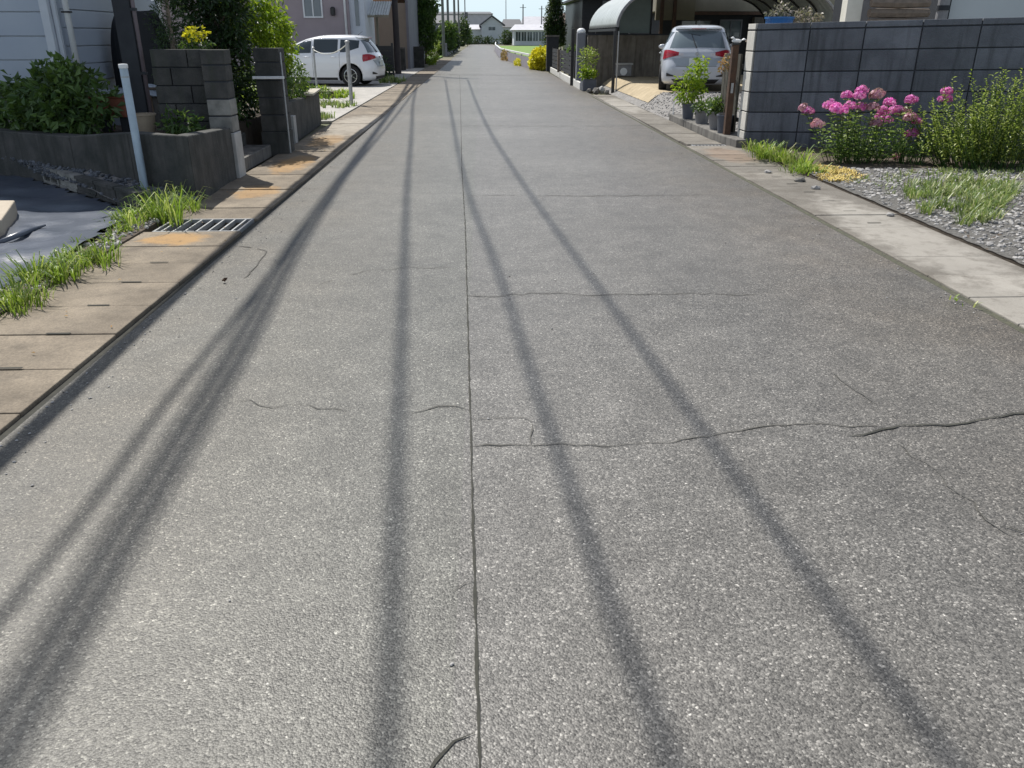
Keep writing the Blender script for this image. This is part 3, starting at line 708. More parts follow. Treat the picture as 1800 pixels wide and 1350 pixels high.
grass_thing('bright grass clump spilling towards the gutter', [(165, 462, 2.0), (183, 466, 1.8), (145, 470, 1.0)], gp, h=.15, sp=.13, lean=.9)
grass_thing('wide grass clump over the edge of the blue sheet', [(75, 490, 2.0), (100, 495, 2.0), (55, 505, 1.3), (125, 488, 1.0)], gp, h=.17, sp=.14, lean=.8)
grass_thing('grass clump nearest the camera at the left edge', [(8, 545, 1.8), (38, 548, 1.8), (22, 535, 1.3), (58, 535, 1.0), (-25, 560, 2)], gp, h=.14, sp=.12, lean=.7)
grass_patch('low leafy weeds running along the edge of the dark sheet', [(-3.16, 4.0), (-2.86, 4.0), (-2.84, 6.6), (-3.0, 7.6), (-3.3, 7.6), (-3.1, 6.3)], 95, .08, l_grass, 'weeds', .0075, 1.3, .02, .06)
# rubble and soil strip
vp = [(-3.12, 4.0), (-2.805, 4.0), (-2.805, 7.9), (-3.25, 7.7), (-3.05, 6.4), (-3.02, 5.2)]
ve = MB(); ve.prism(vp, -.04, .028); struct(ve.build('verge', m_soil))
st = MB()
for x, y in scatter(vp, 420): stone(st, (x, y, .032), U(.007, .022)*(1.4 if y > 6 else 1))
stuff(st.build('rubble', m_gravst, fix=False), 'small stones and crumbs of concrete along the left gutter edge', 'rubble')
o = MB()
for (x, y) in scatter([(-2.9, 2.5), (-2.0, 2.5), (-2.0, 12), (-2.9, 12)], 46): leaf(o, Vector((x, y, .022)), Vector((U(-1, 1), U(-1, 1), .1)), U(.015, .035), .012, Vector((0, 0, 1)))
stuff(o.build('fallen_leaves', l_brown, fix=False), 'scattered dry leaf crumbs on the left gutter lids', 'leaf litter')
gt = MB()
for k in range(420):
    x = random.choice((-1.93+abs(random.gauss(0, .10)), 2.93-abs(random.gauss(0, .12)), U(-1.9, 2.9) if k % 3 == 0 else -1.94+abs(random.gauss(0, .05)))); y = 1.5+13*random.random()**1.6
    stone(gt, (x, y, .003), U(.003, .008), .6)
stuff(gt.build('grit', m_gravst, fix=False), 'loose grit and tiny pebbles collected along both edges of the asphalt', 'grit')
pp = G(391, 497, .0); o = MB(); 
for k in range(3): leaf(o, Vector((pp.x+U(-.01, .01), pp.y+U(-.01, .01), .012)), Vector((U(-1, 1), U(-1, 1), .5)), .045, .022)
tag(o.build('dead_leaf', m_rust, fix=False), 'curled dark dead leaf lying on the asphalt by the left gutter', 'leaf')

# ================================================================== LEFT, BEYOND THE HEDGE
# drive and grass strips
dv = MB(); dv.prism([(-2.86, 16.3), (-2.86, 44), (-12, 44), (-12, 16.3)], -.045, .004); struct(dv.build('drive', m_driveL))
grass_patch('grass strip in front of the white car', [(-7.5, 22.2), (-4.2, 21.6), (-3.3, 22.0), (-3.6, 24.6), (-5, 26.6), (-8, 26.8)], 520, .16, l_lime, w=.012)
grass_patch('dry grass around the foot of the rope post', [(-4.6, 19.6), (-3.0, 19.2), (-2.9, 20.6), (-4.4, 20.5)], 130, .13, l_weed, w=.010)
grass_patch('grass tuft behind the rear wheel of the white car', [(-3.5, 29.6), (-2.8, 29.4), (-2.7, 31.2), (-3.4, 31.4)], 70, .22, l_weed, w=.014)
grass_patch('small grass tuft beside the low wall end', [(-3.1, 16.2), (-2.95, 16.2), (-2.9, 17.0), (-3.2, 17.0)], 26, .14, l_weed, w=.008)
bt = MB(); bt.box(-9, -3.9, 22.6, 22.78, 0, .16); tag(bt.build('timber_edging', m_rust, bevel=.01), 'dark timber edging lying across the drive in front of the white car', 'edging')
cb = cloud([((-4.25, 21.6, .18), (.5, .3, .18), 500), ((-5.2, 22.1, .22), (.7, .3, .2), 600)], .07, .4)
plant('ground_shrub', 'low dark green shrub in front of the white car, beside the hedge', 'shrub', cb, l_mid, loc=(-4.7, 21.8, 0))
# rope posts
def ppost(x, y, h, r, mat, label, base=None):
    t = thing('rope_post', label, 'post', (x, y, 0)); b = MB(); b.lathe([(r, 0), (r, h)], (x, y, 0), 12); b.build('pole', mat, t, smooth=False)
    b = MB(); b.lathe([(r*1.25, h), (r*1.3, h+.03), (r*.5, h+.045)], (x, y, 0), 12); b.build('cap', m_galv, t); return t
P1 = A(612, 185, 20.2); P2 = A(552, 160, 24.3)
ppost(-3.06, 20.2, 1.36, .045, m_galv, 'grey metal rope post standing before the rear door of the white car')
ppost(-4.62, 24.3, 1.18, .028, m_galv, 'thin metal rope post in front of the white car windscreen')
a_, b_ = Vector((-3.06, 20.2, 1.33)), Vector((-4.62, 24.3, 1.15)); pts = []
for i in range(15):
    u = i/14; p = a_.lerp(b_, u); p.z -= .16*4*u*(1-u); pts.append(p)
rp = MB(); rp.tube(pts, .012, 6); tag(rp.build('rope', m_rope, smooth=True), 'pale rope sagging between the two metal posts', 'rope')

# ------------------------------------------------------------------ cars
def lerp_tab(tab, z):
    if z <= tab[0][0]: return tab[0][1:]
    if z >= tab[-1][0]: return tab[-1][1:]
    for i in range(len(tab)-1):
        if tab[i][0] <= z <= tab[i+1][0]:
            a, b = tab[i], tab[i+1]; u = (z-a[0])/(b[0]-a[0])
            # Catmull-Rom through neighbours, on each column
            p, q = tab[max(i-1, 0)], tab[min(i+2, len(tab)-1)]; out = []
            for k in range(1, len(a)):
                ma = (b[k]-p[k])/max(1e-6, b[0]-p[0])*(b[0]-a[0]) if i > 0 else b[k]-a[k]
                mc = (q[k]-a[k])/max(1e-6, q[0]-a[0])*(b[0]-a[0]) if i+2 < len(tab) else b[k]-a[k]
                u2, u3 = u*u, u*u*u
                out.append((2*u3-3*u2+1)*a[k]+(u3-2*u2+u)*ma+(-2*u3+3*u2)*b[k]+(u3-u2)*mc)
            return tuple(out)
def hatchback(name, label, paint, spoiler_up=True, loc=(0, 0, 0), rot=0, scale=1.0, zs_=1.0, group='white hatchbacks parked beside the road'):
    t = thing(name, label, 'car', (0, 0, 0), group)
    #      z     xf     xr    w     n
    T = [(.17, 1.93, -1.86, .79, 5.0), (.24, 2.02, -1.97, .825, 5.0), (.40, 2.06, -2.01, .845, 5.0), (.56, 2.06, -2.02, .848, 4.8), (.70, 2.02, -1.98, .85, 4.6),
         (.80, 1.93, -1.955, .845, 4.4), (.88, 1.72, -1.94, .835, 4.4), (.95, 1.30, -1.90, .815, 4.4), (1.0, 1.14, -1.87, .785, 4.6), (1.12, .90, -1.80, .735, 4.6),
         (1.24, .66, -1.71, .685, 4.6), (1.36, .36, -1.60, .632, 4.4), (1.43, .08, -1.52, .59, 4.2), (1.475, -.15, -1.42, .51, 3.8), (1.50, -.4, -1.24, .37, 3.2), (1.508, -.65, -1.0, .15, 2.5)]
    def pt(z, ang, off=0.0):
        xf, xr, w, n = lerp_tab(T, z); xc, a = (xf+xr)/2, (xf-xr)/2; c, s_ = math.cos(ang), math.sin(ang)
        x = a*math.copysign(abs(c)**(2/n), c); y = w*math.copysign(abs(s_)**(2/n), s_)
        gx = math.copysign(abs(x/a)**(n-1), x)/a; gy = math.copysign(abs(y/w)**(n-1), y)/w; gl_ = math.hypot(gx, gy) or 1
        return Vector((xc+x+off*gx/gl_, y+off*gy/gl_, z))
    def side(x, z, sg, off=.004):
        xf, xr, w, n = lerp_tab(T, z); xc, a = (xf+xr)/2, (xf-xr)/2; k = min(.999, abs((x-xc)/a))
        return Vector((x, sg*(w*(1-k**n)**(1/n)+off), z))
    def rear(y, z, off=.004, sg=-1):
        xf, xr, w, n = lerp_tab(T, z); xc, a = (xf+xr)/2, (xf-xr)/2; k = min(.995, abs(y/w))
        return Vector((xc+sg*(a*(1-k**n)**(1/n)+off), y, z))
    NS, NZ = 72, 46; zs = [.17+(1.508-.17)*(i/(NZ-1)) for i in range(NZ)]
    zs = sorted(set([round(z, 4) for z in zs]+[1.49, 1.50, 1.505]))
    mb = MB(); vs = []
    angs = []
    for k in range(NS):
        q = 2*math.pi*k/NS; angs.append(q+.16*math.sin(4*q)*-1*.9)
    for z in zs:
        for q in angs: vs.append(pt(z, q))
    nz = len(zs); fs = [(i*NS+j, i*NS+(j+1) % NS, (i+1)*NS+(j+1) % NS, (i+1)*NS+j) for i in range(nz-1) for j in range(NS)]
    fs.append(tuple(range(NS))[::-1]); fs.append(tuple((nz-1)*NS+j for j in range(NS)))
    mb.add(vs, fs); body = mb.build('body', [paint, m_black], t, local=True)
    WX = (1.28, -1.22); WR = .315; AR = .375
    cut = MB()
    for x in WX:
        for s_ in (-1, 1): cut.lathe([(AR, .50*s_), (AR, 1.1*s_)], (x, 0, WR), 40, axis='Y')
    co = cut.build('cutter', m_black, t, local=True)
    md = body.modifiers.new('arch', 'BOOLEAN'); md.operation = 'DIFFERENCE'; md.object = co; md.solver = 'EXACT'
    bpy.context.view_layer.update(); dg = bpy.context.evaluated_depsgraph_get()
    nm = bpy.data.meshes.new_from_object(body.evaluated_get(dg)); body.modifiers.clear(); body.data = nm
    bpy.data.objects.remove(co, do_unlink=True)
    nm.materials.clear(); nm.materials.append(paint); nm.materials.append(m_black)
    for p in nm.polygons:
        c = p.center; inside = any(math.hypot(c.x-x, c.z-WR) < AR+.004 for x in WX)
        p.material_index = 1 if (inside and (abs(c.y) < .51 or math.hypot(p.normal.x, p.normal.z) > .9 and abs(p.normal.y) < .3)) or c.z < .175 else 0
        p.use_smooth = abs(p.normal.z) < 2 and not inside
    # glass, seams, lamps: panels set a few millimetres proud of the skin
    def spatch(name_, cols, sg, mat, off=.004, parent=t, nzz=6):
        b = MB(); vs = []
        for (x, za, zb) in cols:
            for k in range(nzz+1):
                z = za+(zb-za)*k/nzz; vs.append(side(x(z) if callable(x) else x, z, sg, off))
        m_ = nzz+1; fs = [(i*m_+k, i*m_+k+1, (i+1)*m_+k+1, (i+1)*m_+k) for i in range(len(cols)-1) for k in range(nzz)]
        b.add(vs, fs); return b.build(name_, mat, parent, smooth=True, local=True)
    def topz(x): return 1.375-.0-.10*max(0, (x-.1))**1.3-.05*max(0, -x-.75)**1.2
    def belt(x): return .985-.035*(x+.2)*.6+(.30*max(0, -x-1.08)**1.05)
    for sg in (1, -1):
        for nm_, xa, xb in (('front_side_window', .02, .82), ('rear_side_window', -.84, -.06), ('quarter_window', -1.50, -.92)):
            n_ = 12; cols = []
            for i in range(n_+1):
                x = xa+(xb-xa)*i/n_; xf = lambda z: 0
                za, zb = belt(x), topz(x)
                # clip under the windscreen pillar
                zz = zb
                while zz > za+.01 and lerp_tab(T, zz)[0]-.20 < x: zz -= .01
                cols.append((x, za, max(za+.008, zz)))
            spatch(nm_, cols, sg, m_glass)
        # windscreen-side small pane
        cols = [(x, belt(x), max(belt(x)+.01, min(topz(x), 1.02+.0+(1.08-x)*.62))) for x in (.86, .92, .98, 1.04)]
        spatch('front_quarter_window', cols, sg, m_glass)
        for x in (.87, -.03, -.90):
            spatch('door_seam', [(x-.004, .27, belt(x)), (x+.004, .27, belt(x))], sg, m_plastic, .002, nzz=14)
        spatch('sill', [(-.80+.1*i, .19, .265) for i in range(17)], sg, m_plastic, .006)
        for x in (.06, -.80):
            p = side(x+.08, .86, sg, .02); b = MB(); b.tube([side(x, .86, sg, .006), side(x+.03, .862, sg, .03), side(x+.15, .862, sg, .03), side(x+.18, .86, sg, .006)], .012, 6)
            b.build('door_handle', paint, t, smooth=True, local=True)
        # mirror
        b = MB(); c = side(.80, .99, sg, .10); b.add([Vector((c.x+.05*math.cos(q)*.9, c.y+.10*math.sin(q)*math.sin(w_)*1.0, c.z+.065*math.cos(w_))) if False else Vector((c.x+.055*math.sin(w_)*math.cos(q), c.y+.105*math.sin(w_)*math.sin(q), c.z+.065*math.cos(w_))) for w_ in [math.pi*i/8 for i in range(9)] for q in [2*math.pi*j/12 for j in range(12)]],
              [(i*12+j, i*12+(j+1) % 12, (i+1)*12+(j+1) % 12, (i+1)*12+j) for i in range(8) for j in range(12)])
        b.build('mirror', paint, t, smooth=True, local=True)
        b = MB(); b.tube([side(.82, .97, sg, -.01), side(.80, .97, sg, .06)], .02, 6); b.build('mirror_arm', m_plastic, t, local=True)
        # tail lamp wrapping the rear corner, by angle
        def apatch(name_, a0, a1, zf, mat, off, na=12, nzz=6):
            b = MB(); vs = []
            for i in range(na+1):
                u = i/na; q = a0+(a1-a0)*u; za, zb = zf(u)
                for k in range(nzz+1): vs.append(pt(za+(zb-za)*k/nzz, q, off))
            m_ = nzz+1; b.add(vs, [(i*m_+k, i*m_+k+1, (i+1)*m_+k+1, (i+1)*m_+k) for i in range(na) for k in range(nzz)])
            return b.build(name_, mat, t, smooth=True, local=True)
        # angle pi = rear centre; +-  pi/2 = flank
        ra = math.pi
        lamp = apatch('tail_lamp', ra-sg*.20, ra-sg*.86, lambda u: (.83-.10*u, .90+.05*math.sin(u*2.4)), m_redl, .014)
        apatch('reversing_lamp', ra-sg*.105, ra-sg*.20, lambda u: (.83, .885), m_clearl, .017, 6, 3)
        apatch('bumper_vent', ra-sg*.55, ra-sg*.22, lambda u: (.36-.0*u, .44-.06*u), m_plastic, .008, 8, 3)
        apatch('head_lamp', sg*.30, sg*.95, lambda u: (.68+.05*u, .80+.06*u), m_clearl, .012)
    # rear window, with its curved sides
    b = MB(); vs = []; ny, nzz = 16, 8
    for i in range(ny+1):
        u = -1+2*i/ny
        for k in range(nzz+1):
            v = k/nzz; z = 1.005+.365*v-.02*u*u; wv = .62-.11*v; vs.append(rear(u*wv, z, .005))
    b.add(vs, [(i*(nzz+1)+k, i*(nzz+1)+k+1, (i+1)*(nzz+1)+k+1, (i+1)*(nzz+1)+k) for i in range(ny) for k in range(nzz)])
    b.build('rear_window', m_win, t, smooth=True, local=True)
    b = MB(); vs = []
    for i in range(ny+1):
        u = -1+2*i/ny
        for k in range(nzz+1):
            v = k/nzz; z = 1.0+.36*v; vs.append(rear(u*(.60-.09*v), z, .005, 1))
    b.add(vs, [(i*(nzz+1)+k, i*(nzz+1)+k+1, (i+1)*(nzz+1)+k+1, (i+1)*(nzz+1)+k) for i in range(ny) for k in range(nzz)])
    b.build('windscreen', m_win, t, smooth=True, local=True)
    # wiper
    b = MB(); b.tube([rear(.02, 1.0, .02), rear(.07, 1.1, .022), rear(.15, 1.30, .02)], [.014, .009, .006], 6); b.tube([rear(-.05, 1.26, .012), rear(.22, 1.315, .012)], .005, 5); b.build('wiper', m_plastic, t, local=True)
    # spoiler lip
    b = MB(); vs = []
    for i in range(17):
        y = -.52+1.04*i/16; p = rear(y*.98, 1.40, .0); q = .12*(1-abs(y/.55)**5)
        vs += [(p.x+.10, y, 1.452), (p.x-q, y, 1.425), (p.x-q, y, 1.405), (p.x+.05, y, 1.385)]
    b.add(vs, [(i*4+k, i*4+(k+1) % 4, (i+1)*4+(k+1) % 4, (i+1)*4+k) for i in range(16) for k in range(4)]+[(0, 1, 2, 3), (67, 66, 65, 64)])
    b.build('spoiler', paint, t, smooth=False, local=True, bevel=.006)
    b = MB(); p = rear(0, 1.395, 0); b.box(p.x-.135, p.x-.10, -.16, .16, 1.405, 1.42); b.build('brake_lamp', m_redl, t, local=True)
    # tailgate recess, plate, badge bar, bumper lower
    def rpanel(name_, w0, w1, z0, z1, mat, off, nyy=14, nzz=4):
        b = MB(); vs = []
        for i in range(nyy+1):
            u = -1+2*i/nyy
            for k in range(nzz+1):
                v = k/nzz; vs.append(rear(u*(w0+(w1-w0)*v), z0+(z1-z0)*v, off))
        b.add(vs, [(i*(nzz+1)+k, i*(nzz+1)+k+1, (i+1)*(nzz+1)+k+1, (i+1)*(nzz+1)+k) for i in range(nyy) for k in range(nzz)]); return b.build(name_, mat, t, smooth=True, local=True)
    rpanel('tailgate_recess', .44, .56, .60, .77, M('recess_paint', (.34, .38, .42), (.30, .34, .38), 4, .3), .004)
    rpanel('tailgate_garnish', .36, .36, .785, .80, m_galv, .014)
    rpanel('tailgate_seam', .46, .46, .585, .592, m_plastic, .003)
    rpanel('bumper_diffuser', .44, .54, .20, .30, m_plastic, .008)
    p = rear(0, .66, .0); b = MB(); b.box(p.x-.030, p.x-.012, -.165, .165, .605, .765); b.build('number_plate', m_plate, t, local=True, bevel=.004)
    b = MB(); b.tube([rear(.0, .865, .005), rear(0, .865, .022)], .04, 16); b.build('badge', m_galv, t, local=True)
    b = MB(); b.tube([(-1.30, 0, 1.49), (-1.36, 0, 1.54), (-1.46, 0, 1.60)], [.012, .006, .003], 6); b.build('antenna', m_plastic, t, local=True)
    # wheels
    for x in WX:
        for sg in (1, -1):
            w = bpy.data.objects.new('wheel', None); COL.objects.link(w); w.parent = t; w.empty_display_size = .1
            y = sg*.735
            b = MB(); b.lathe([(.20, -.09), (.285, -.092), (.308, -.075), (.315, -.04), (.315, .04), (.308, .075), (.285, .092), (.20, .09)], (x, y, WR), 36, axis='Y'); b.build('tyre', m_tyre, w, smooth=False, local=True)
            b = MB(); b.lathe([(.205, sg*.055), (.212, sg*.095), (.195, sg*.097), (.190, sg*.06)], (x, y, WR), 36, axis='Y')
            for k in range(7):
                q = 2*math.pi*k/7; d = Vector((math.cos(q), 0, math.sin(q))); s_ = Vector((-d.z, 0, d.x))
                c = Vector((x, y+sg*.090, WR)); a0, a1 = c+d*.03, c+d*.200
                vs = [a0-s_*.022, a0+s_*.022, a1+s_*.014, a1-s_*.014]; dn = Vector((0, -sg*.025, 0))
                b.add(vs+[v+dn for v in vs], [(0, 1, 2, 3), (7, 6, 5, 4), (0, 4, 5, 1), (1, 5, 6, 2), (2, 6, 7, 3), (3, 7, 4, 0)])
            b.lathe([(.05, sg*.06), (.05, sg*.096), (.02, sg*.10)], (x, y, WR), 16, axis='Y')
            b.build('rim', m_rim, w, local=True)
            b = MB(); b.lathe([(.19, sg*.02), (.19, sg*.03)], (x, y, WR), 24, axis='Y'); b.build('brake_disc', m_steel_dark, w, local=True)
    t.location = loc; t.rotation_euler = (0, 0, rot); t.scale = (scale, scale, scale*zs_)
    return t
# the left one stands side-on, nose away from the road; the right one shows its tail
hatchback('parked_car', 'white hatchback seen from the side, parked left of the road behind the rope', m_paintw, loc=(-5.28, 28.85, 0), rot=math.radians(180-9), scale=1.02)
hatchback('parked_car', 'silver white hatchback seen from behind in the driveway on the right', m_paints, loc=(5.33, 21.5, .30), rot=math.radians(90-13), scale=1.0, zs_=.955)

# ------------------------------------------------------------------ houses on the left
def window(parent, x0, x1, y, z0, z1, frame, bars=1, glass=None, fw=.05):
    b = MB(); b.box(x0-fw, x1+fw, y-.05, y-.002, z0-fw, z0); b.box(x0-fw, x1+fw, y-.05, y-.002, z1, z1+fw)
    b.box(x0-fw, x0, y-.049, y-.002, z0, z1); b.box(x1, x1+fw, y-.049, y-.002, z0, z1)
    for i in range(bars): xx = x0+(x1-x0)*(i+1)/(bars+1); b.box(xx-fw*.4, xx+fw*.4, y-.045, y-.002, z0, z1)
    f = b.build('window', frame, parent)
    b = MB(); b.box(x0, x1, y-.02, y-.004, z0, z1); b.build('pane', glass or m_win, f)
t = thing('mauve_house', 'mauve grey house behind the white car', 'house', (-7.5, 35, 0))
b = MB(); b.box(-13, -4.85, 33, 40, 0, 6.5); b.build('wall', m_pinkwall, t)
b = MB(); b.box(-13.4, -4.5, 32.5, 40.4, 6.5, 6.75); b.build('roof', m_roof, t)
window(t, -6.46, -5.85, 33, 2.16, 3.3, m_white)
window(t, -8.36, -7.95, 33, 2.30, 3.3, m_white)
b = MB(); b.box(-4.85, -4.30, 33.15, 36, 0, 6.5); b.build('bay', m_trim, t)
b = MB(); b.box(-4.64, -4.50, 33.12, 33.148, 1.85, 3.6); b.build('bay_window', m_win, t)
b = MB(); b.tube([(-4.98, 32.95, 0), (-4.98, 32.95, 6.4)], .045, 10); b.build('downpipe', m_white, t, smooth=True)
b = MB(); b.lathe([(.05, 0), (.09, .03), (.09, .26), (.04, .30)], (-5.42, 32.9, 2.18), 12); b.build('wall_lamp', m_black, t)
b = MB(); b.box(-13, -4.86, 32.965, 32.998, 0, .45); b.build('plinth', m_conc, t)
# porch canopy beside it
t = thing('porch_canopy', 'small pale corrugated porch canopy on cream posts', 'canopy', (-4.05, 34.5, 0))
b = MB(); b.grid(lambda u, v: (-4.62+1.12*u, 34.0+1.5*v, 2.24+.52*v+.012*math.sin(u*70)), 70, 3)
o = b.build('roof_sheet', m_poly, t); sm = o.modifiers.new('s', 'SOLIDIFY'); sm.thickness = .01
b = MB(); b.box(-4.60, -4.50, 34.02, 34.12, 0, 2.24); b.build('post', M('cream_post', (.50, .46, .38), (.42, .38, .31), 4, .7), t)
b = MB(); b.box(-4.12, -4.03, 35.0, 35.09, 0, 2.5); b.build('post', m_beige, t)
b = MB(); b.box(-4.64, -3.50, 33.97, 34.02, 2.15, 2.22); b.build('beam', m_beige, t)
t = thing('taupe_house', 'taupe house with an ochre band behind the porch canopy', 'house', (-5, 45, 0))
b = MB(); b.box(-9, -3.6, 43, 50, 0, 2.95); b.build('wall', m_taupe, t)
b = MB(); b.box(-9.02, -4.2, 42.97, 50, 2.951, 5.6); b.build('upper_wall', m_orange, t)
b = MB(); b.box(-9.3, -4.2, 42.6, 50.2, 5.6, 5.8); b.build('roof', m_roof, t)
b = MB(); b.box(-9, -4.2, 42.88, 42.96, 2.84, 2.95); b.build('band', m_roof, t)
b = MB(); b.box(-3.598, -3.48, 42.95, 50, 0, 5.5); b.build('corner_board', m_greywall, t)
t = thing('grey_house', 'narrow blue grey house end next to the leafy tree', 'house', (-4, 54, 0))
b = MB(); b.box(-8, -3.75, 52, 60, 0, 6); b.build('wall', m_greywall, t)
b = MB(); b.box(-8.3, -3.5, 51.6, 60.3, 6, 6.2); b.build('roof', m_roof, t)
b = MB(); b.tube([(-3.95, 51.93, 0), (-3.95, 51.93, 5.9)], .05, 8); b.build('downpipe', m_white, t)
# dark hedge/fence and block walls
cb = cloud([((-4.2, 31.6, .55), (.75, .4, .55), 900), ((-3.75, 31.9, .35), (.4, .35, .38), 500)], .10, .45)
plant('dark_shrub', 'dark clipped shrub right behind the tail of the white car', 'shrub', cb, l_dark, stems_to((-4.1, 31.7, 0), [(-4.3, 31.6, .7), (-3.9, 31.7, .6)]), loc=(-4.1, 31.7, 0))
t = thing('dark_fence', 'dark slatted fence behind the white car', 'fence', (-4.2, 33.5, 0))
b = MB(); 
for i in range(6): b.box(-4.35, -3.40, 33.5, 33.53, .05+i*.19, .05+i*.19+.15)
b.build('slats', m_black, t)
b = MB(); b.box(-3.42, -3.34, 33.46, 33.54, 0, 1.25); b.box(-4.0, -3.92, 33.535, 33.58, 0, 1.2); b.build('posts', m_black, t)
t = thing('roadside_wall', 'grey block wall end standing before the leafy tree', 'wall', (-3.5, 45.5, 0))
b = MB(); block_wall_mesh(b, (-4.6, 45.3), (-2.95, 45.3), 0, 5, .2, .6, .2); b.build('blocks', m_blkold, t)
b = MB(); b.box(-4.59, -2.96, 45.34, 45.46, -.02, .99); b.build('core', m_mortar, t)
t = thing('dark_roadside_wall', 'dark low wall left of the block wall end beyond the pole', 'wall', (-4.3, 41.5, 0))
b = MB(); b.box(-5.5, -3.55, 41.0, 41.18, 0, .95); b.build('wall', m_concdark, t, bevel=.01)
b = MB(); b.box(-5.52, -3.53, 40.97, 41.21, .951, 1.01); b.build('coping', m_conc, t)
bw = MB(); bw.prism([(-2.75, 70), (-2.6, 100), (-2.85, 100), (-3.0, 70)], 0, .95); tag(bw.build('far_wall', m_greywall), 'grey low wall far along the left roadside', 'wall')

# trees left, far
def tree(name, label, cat, x, y, z0, blobs, size, mat, trunk=(.09, 1.2), group=None, asp=.45):
    t = thing(name, label, cat, (x, y, 0), group)
    cloud([((x+dx, y+dy, z), r, n) for (dx, dy, z, r, n) in blobs], size, asp).build('crown', mat, t, fix=False)
    tk = MB(); tk.tube([(x, y, 0), (x+.03, y, trunk[1]*.6), (x, y, trunk[1]*1.6)], [trunk[0], trunk[0]*.8, trunk[0]*.3], 8)
    for k in range(4): a = k*1.6; tk.tube([(x, y, trunk[1]*.7), (x+.3*math.cos(a), y+.3*math.sin(a), trunk[1]*1.3)], [trunk[0]*.5, trunk[0]*.15], 6)
    tk.build('trunk', m_wood, t, smooth=True); return t
tree('leafy_tree', 'dark leafy tree over the grey block wall end', 'tree', -3.15, 50, 0, [(0, 0, 1.5, (.55, .6, .8), 1400), (-.1, 0, 2.5, (.6, .6, .7), 1500), (.25, 0, 3.1, (.5, .5, .6), 800), (-.4, .1, 3.5, (.6, .6, .6), 900)], .20, l_mid)
tree('round_tree', 'round green shrub under the row of poles on the left', 'tree', -3.1, 72, 0, [(0, 0, 1.1, (.9, .8, .9), 1500), (.4, 0, 1.9, (.6, .6, .6), 800)], .25, l_mid)
tree('round_tree', 'dark shrub behind the round one, touching the poles', 'tree', -2.85, 84, 0, [(0, 0, 1.2, (.7, .7, 1.1), 1200)], .28, l_dark)
tree('bush', 'small bright bush at the foot of the grey wall end', 'bush', -2.72, 48.5, 0, [(0, 0, .35, (.28, .5, .38), 500)], .12, l_lime, (.03, .3))
tree('far_tree', 'dark tree on the left where the road disappears', 'tree', -3.2, 140, 0, [(0, 0, 2.0, (1.2, 1.2, 2.0), 900)], .5, l_dark)
fl = MB(); fl.prism([(-3.1, 58), (-3.0, 69), (-8, 69), (-8, 58)], -.04, .05); struct(fl.build('lawn', m_field))
cb = cloud([((-3.55, 62, .9), (.6, .8, .28), 700)], .16, .5); t = thing('pale_bush', 'pale yellow green bush lit by the sun beyond the block wall', 'bush', (-3.55, 62, 0)); cb.build('crown', l_golden, t, fix=False); stems_to((-3.55, 62, 0), [(-3.8, 62, .9), (-3.3, 62, .9)], .03).build('stems', m_wood, t)

# utility poles and overhead cables
gpo = 'utility poles along the left roadside'
poles = [(-3.55, 37.2, 8.0, .125, m_poledk, 'thick dark utility pole rising behind the white car'), (-2.92, 69, 9, .11, m_polec, 'first of the slim grey poles right of the leafy tree'),
         (-2.92, 80, 9, .11, m_polec, 'second slim grey pole beyond the leafy tree'), (-2.95, 101, 9.5, .13, m_polec, 'third grey pole of the far row, dark at its foot'),
         (-3.0, 122, 9.5, .12, m_polec, 'fourth pole of the far row, close to the third'), (-2.9, 168, 9, .11, m_polec, 'farthest thin pole on the left with a small transformer')]
for (x, y, h, r, mt, lb) in poles:
    t = thing('utility_pole', lb, 'utility pole', (x, y, 0), gpo)
    b = MB(); b.lathe([(r*1.1, 0), (r*.8, h)], (x, y, 0), 14); b.build('pole', mt, t, smooth=False)
    b = MB(); b.box(x-.7, x+.7, y-.05, y+.05, h-.55, h-.45); b.box(x-.5, x+.5, y-.049, y+.049, h-1.25, h-1.16); b.build('cross_arm', m_galv, t)
    if y > 160: b = MB(); b.lathe([(.22, 4.6), (.25, 4.7), (.25, 5.5), (.2, 5.6)], (x+.3, y, 0), 12); b.build('transformer', m_polec, t)
    if y in (101,): b = MB(); b.box(x-.1, x+.3, y-.18, y-.12, .6, 2.2); b.build('guard_plate', m_steel_dark, t)
EL, AZ = math.radians(57), math.radians(35)
COT = 1/math.tan(EL); SXs, SYs = -math.sin(AZ)*COT, math.cos(AZ)*COT
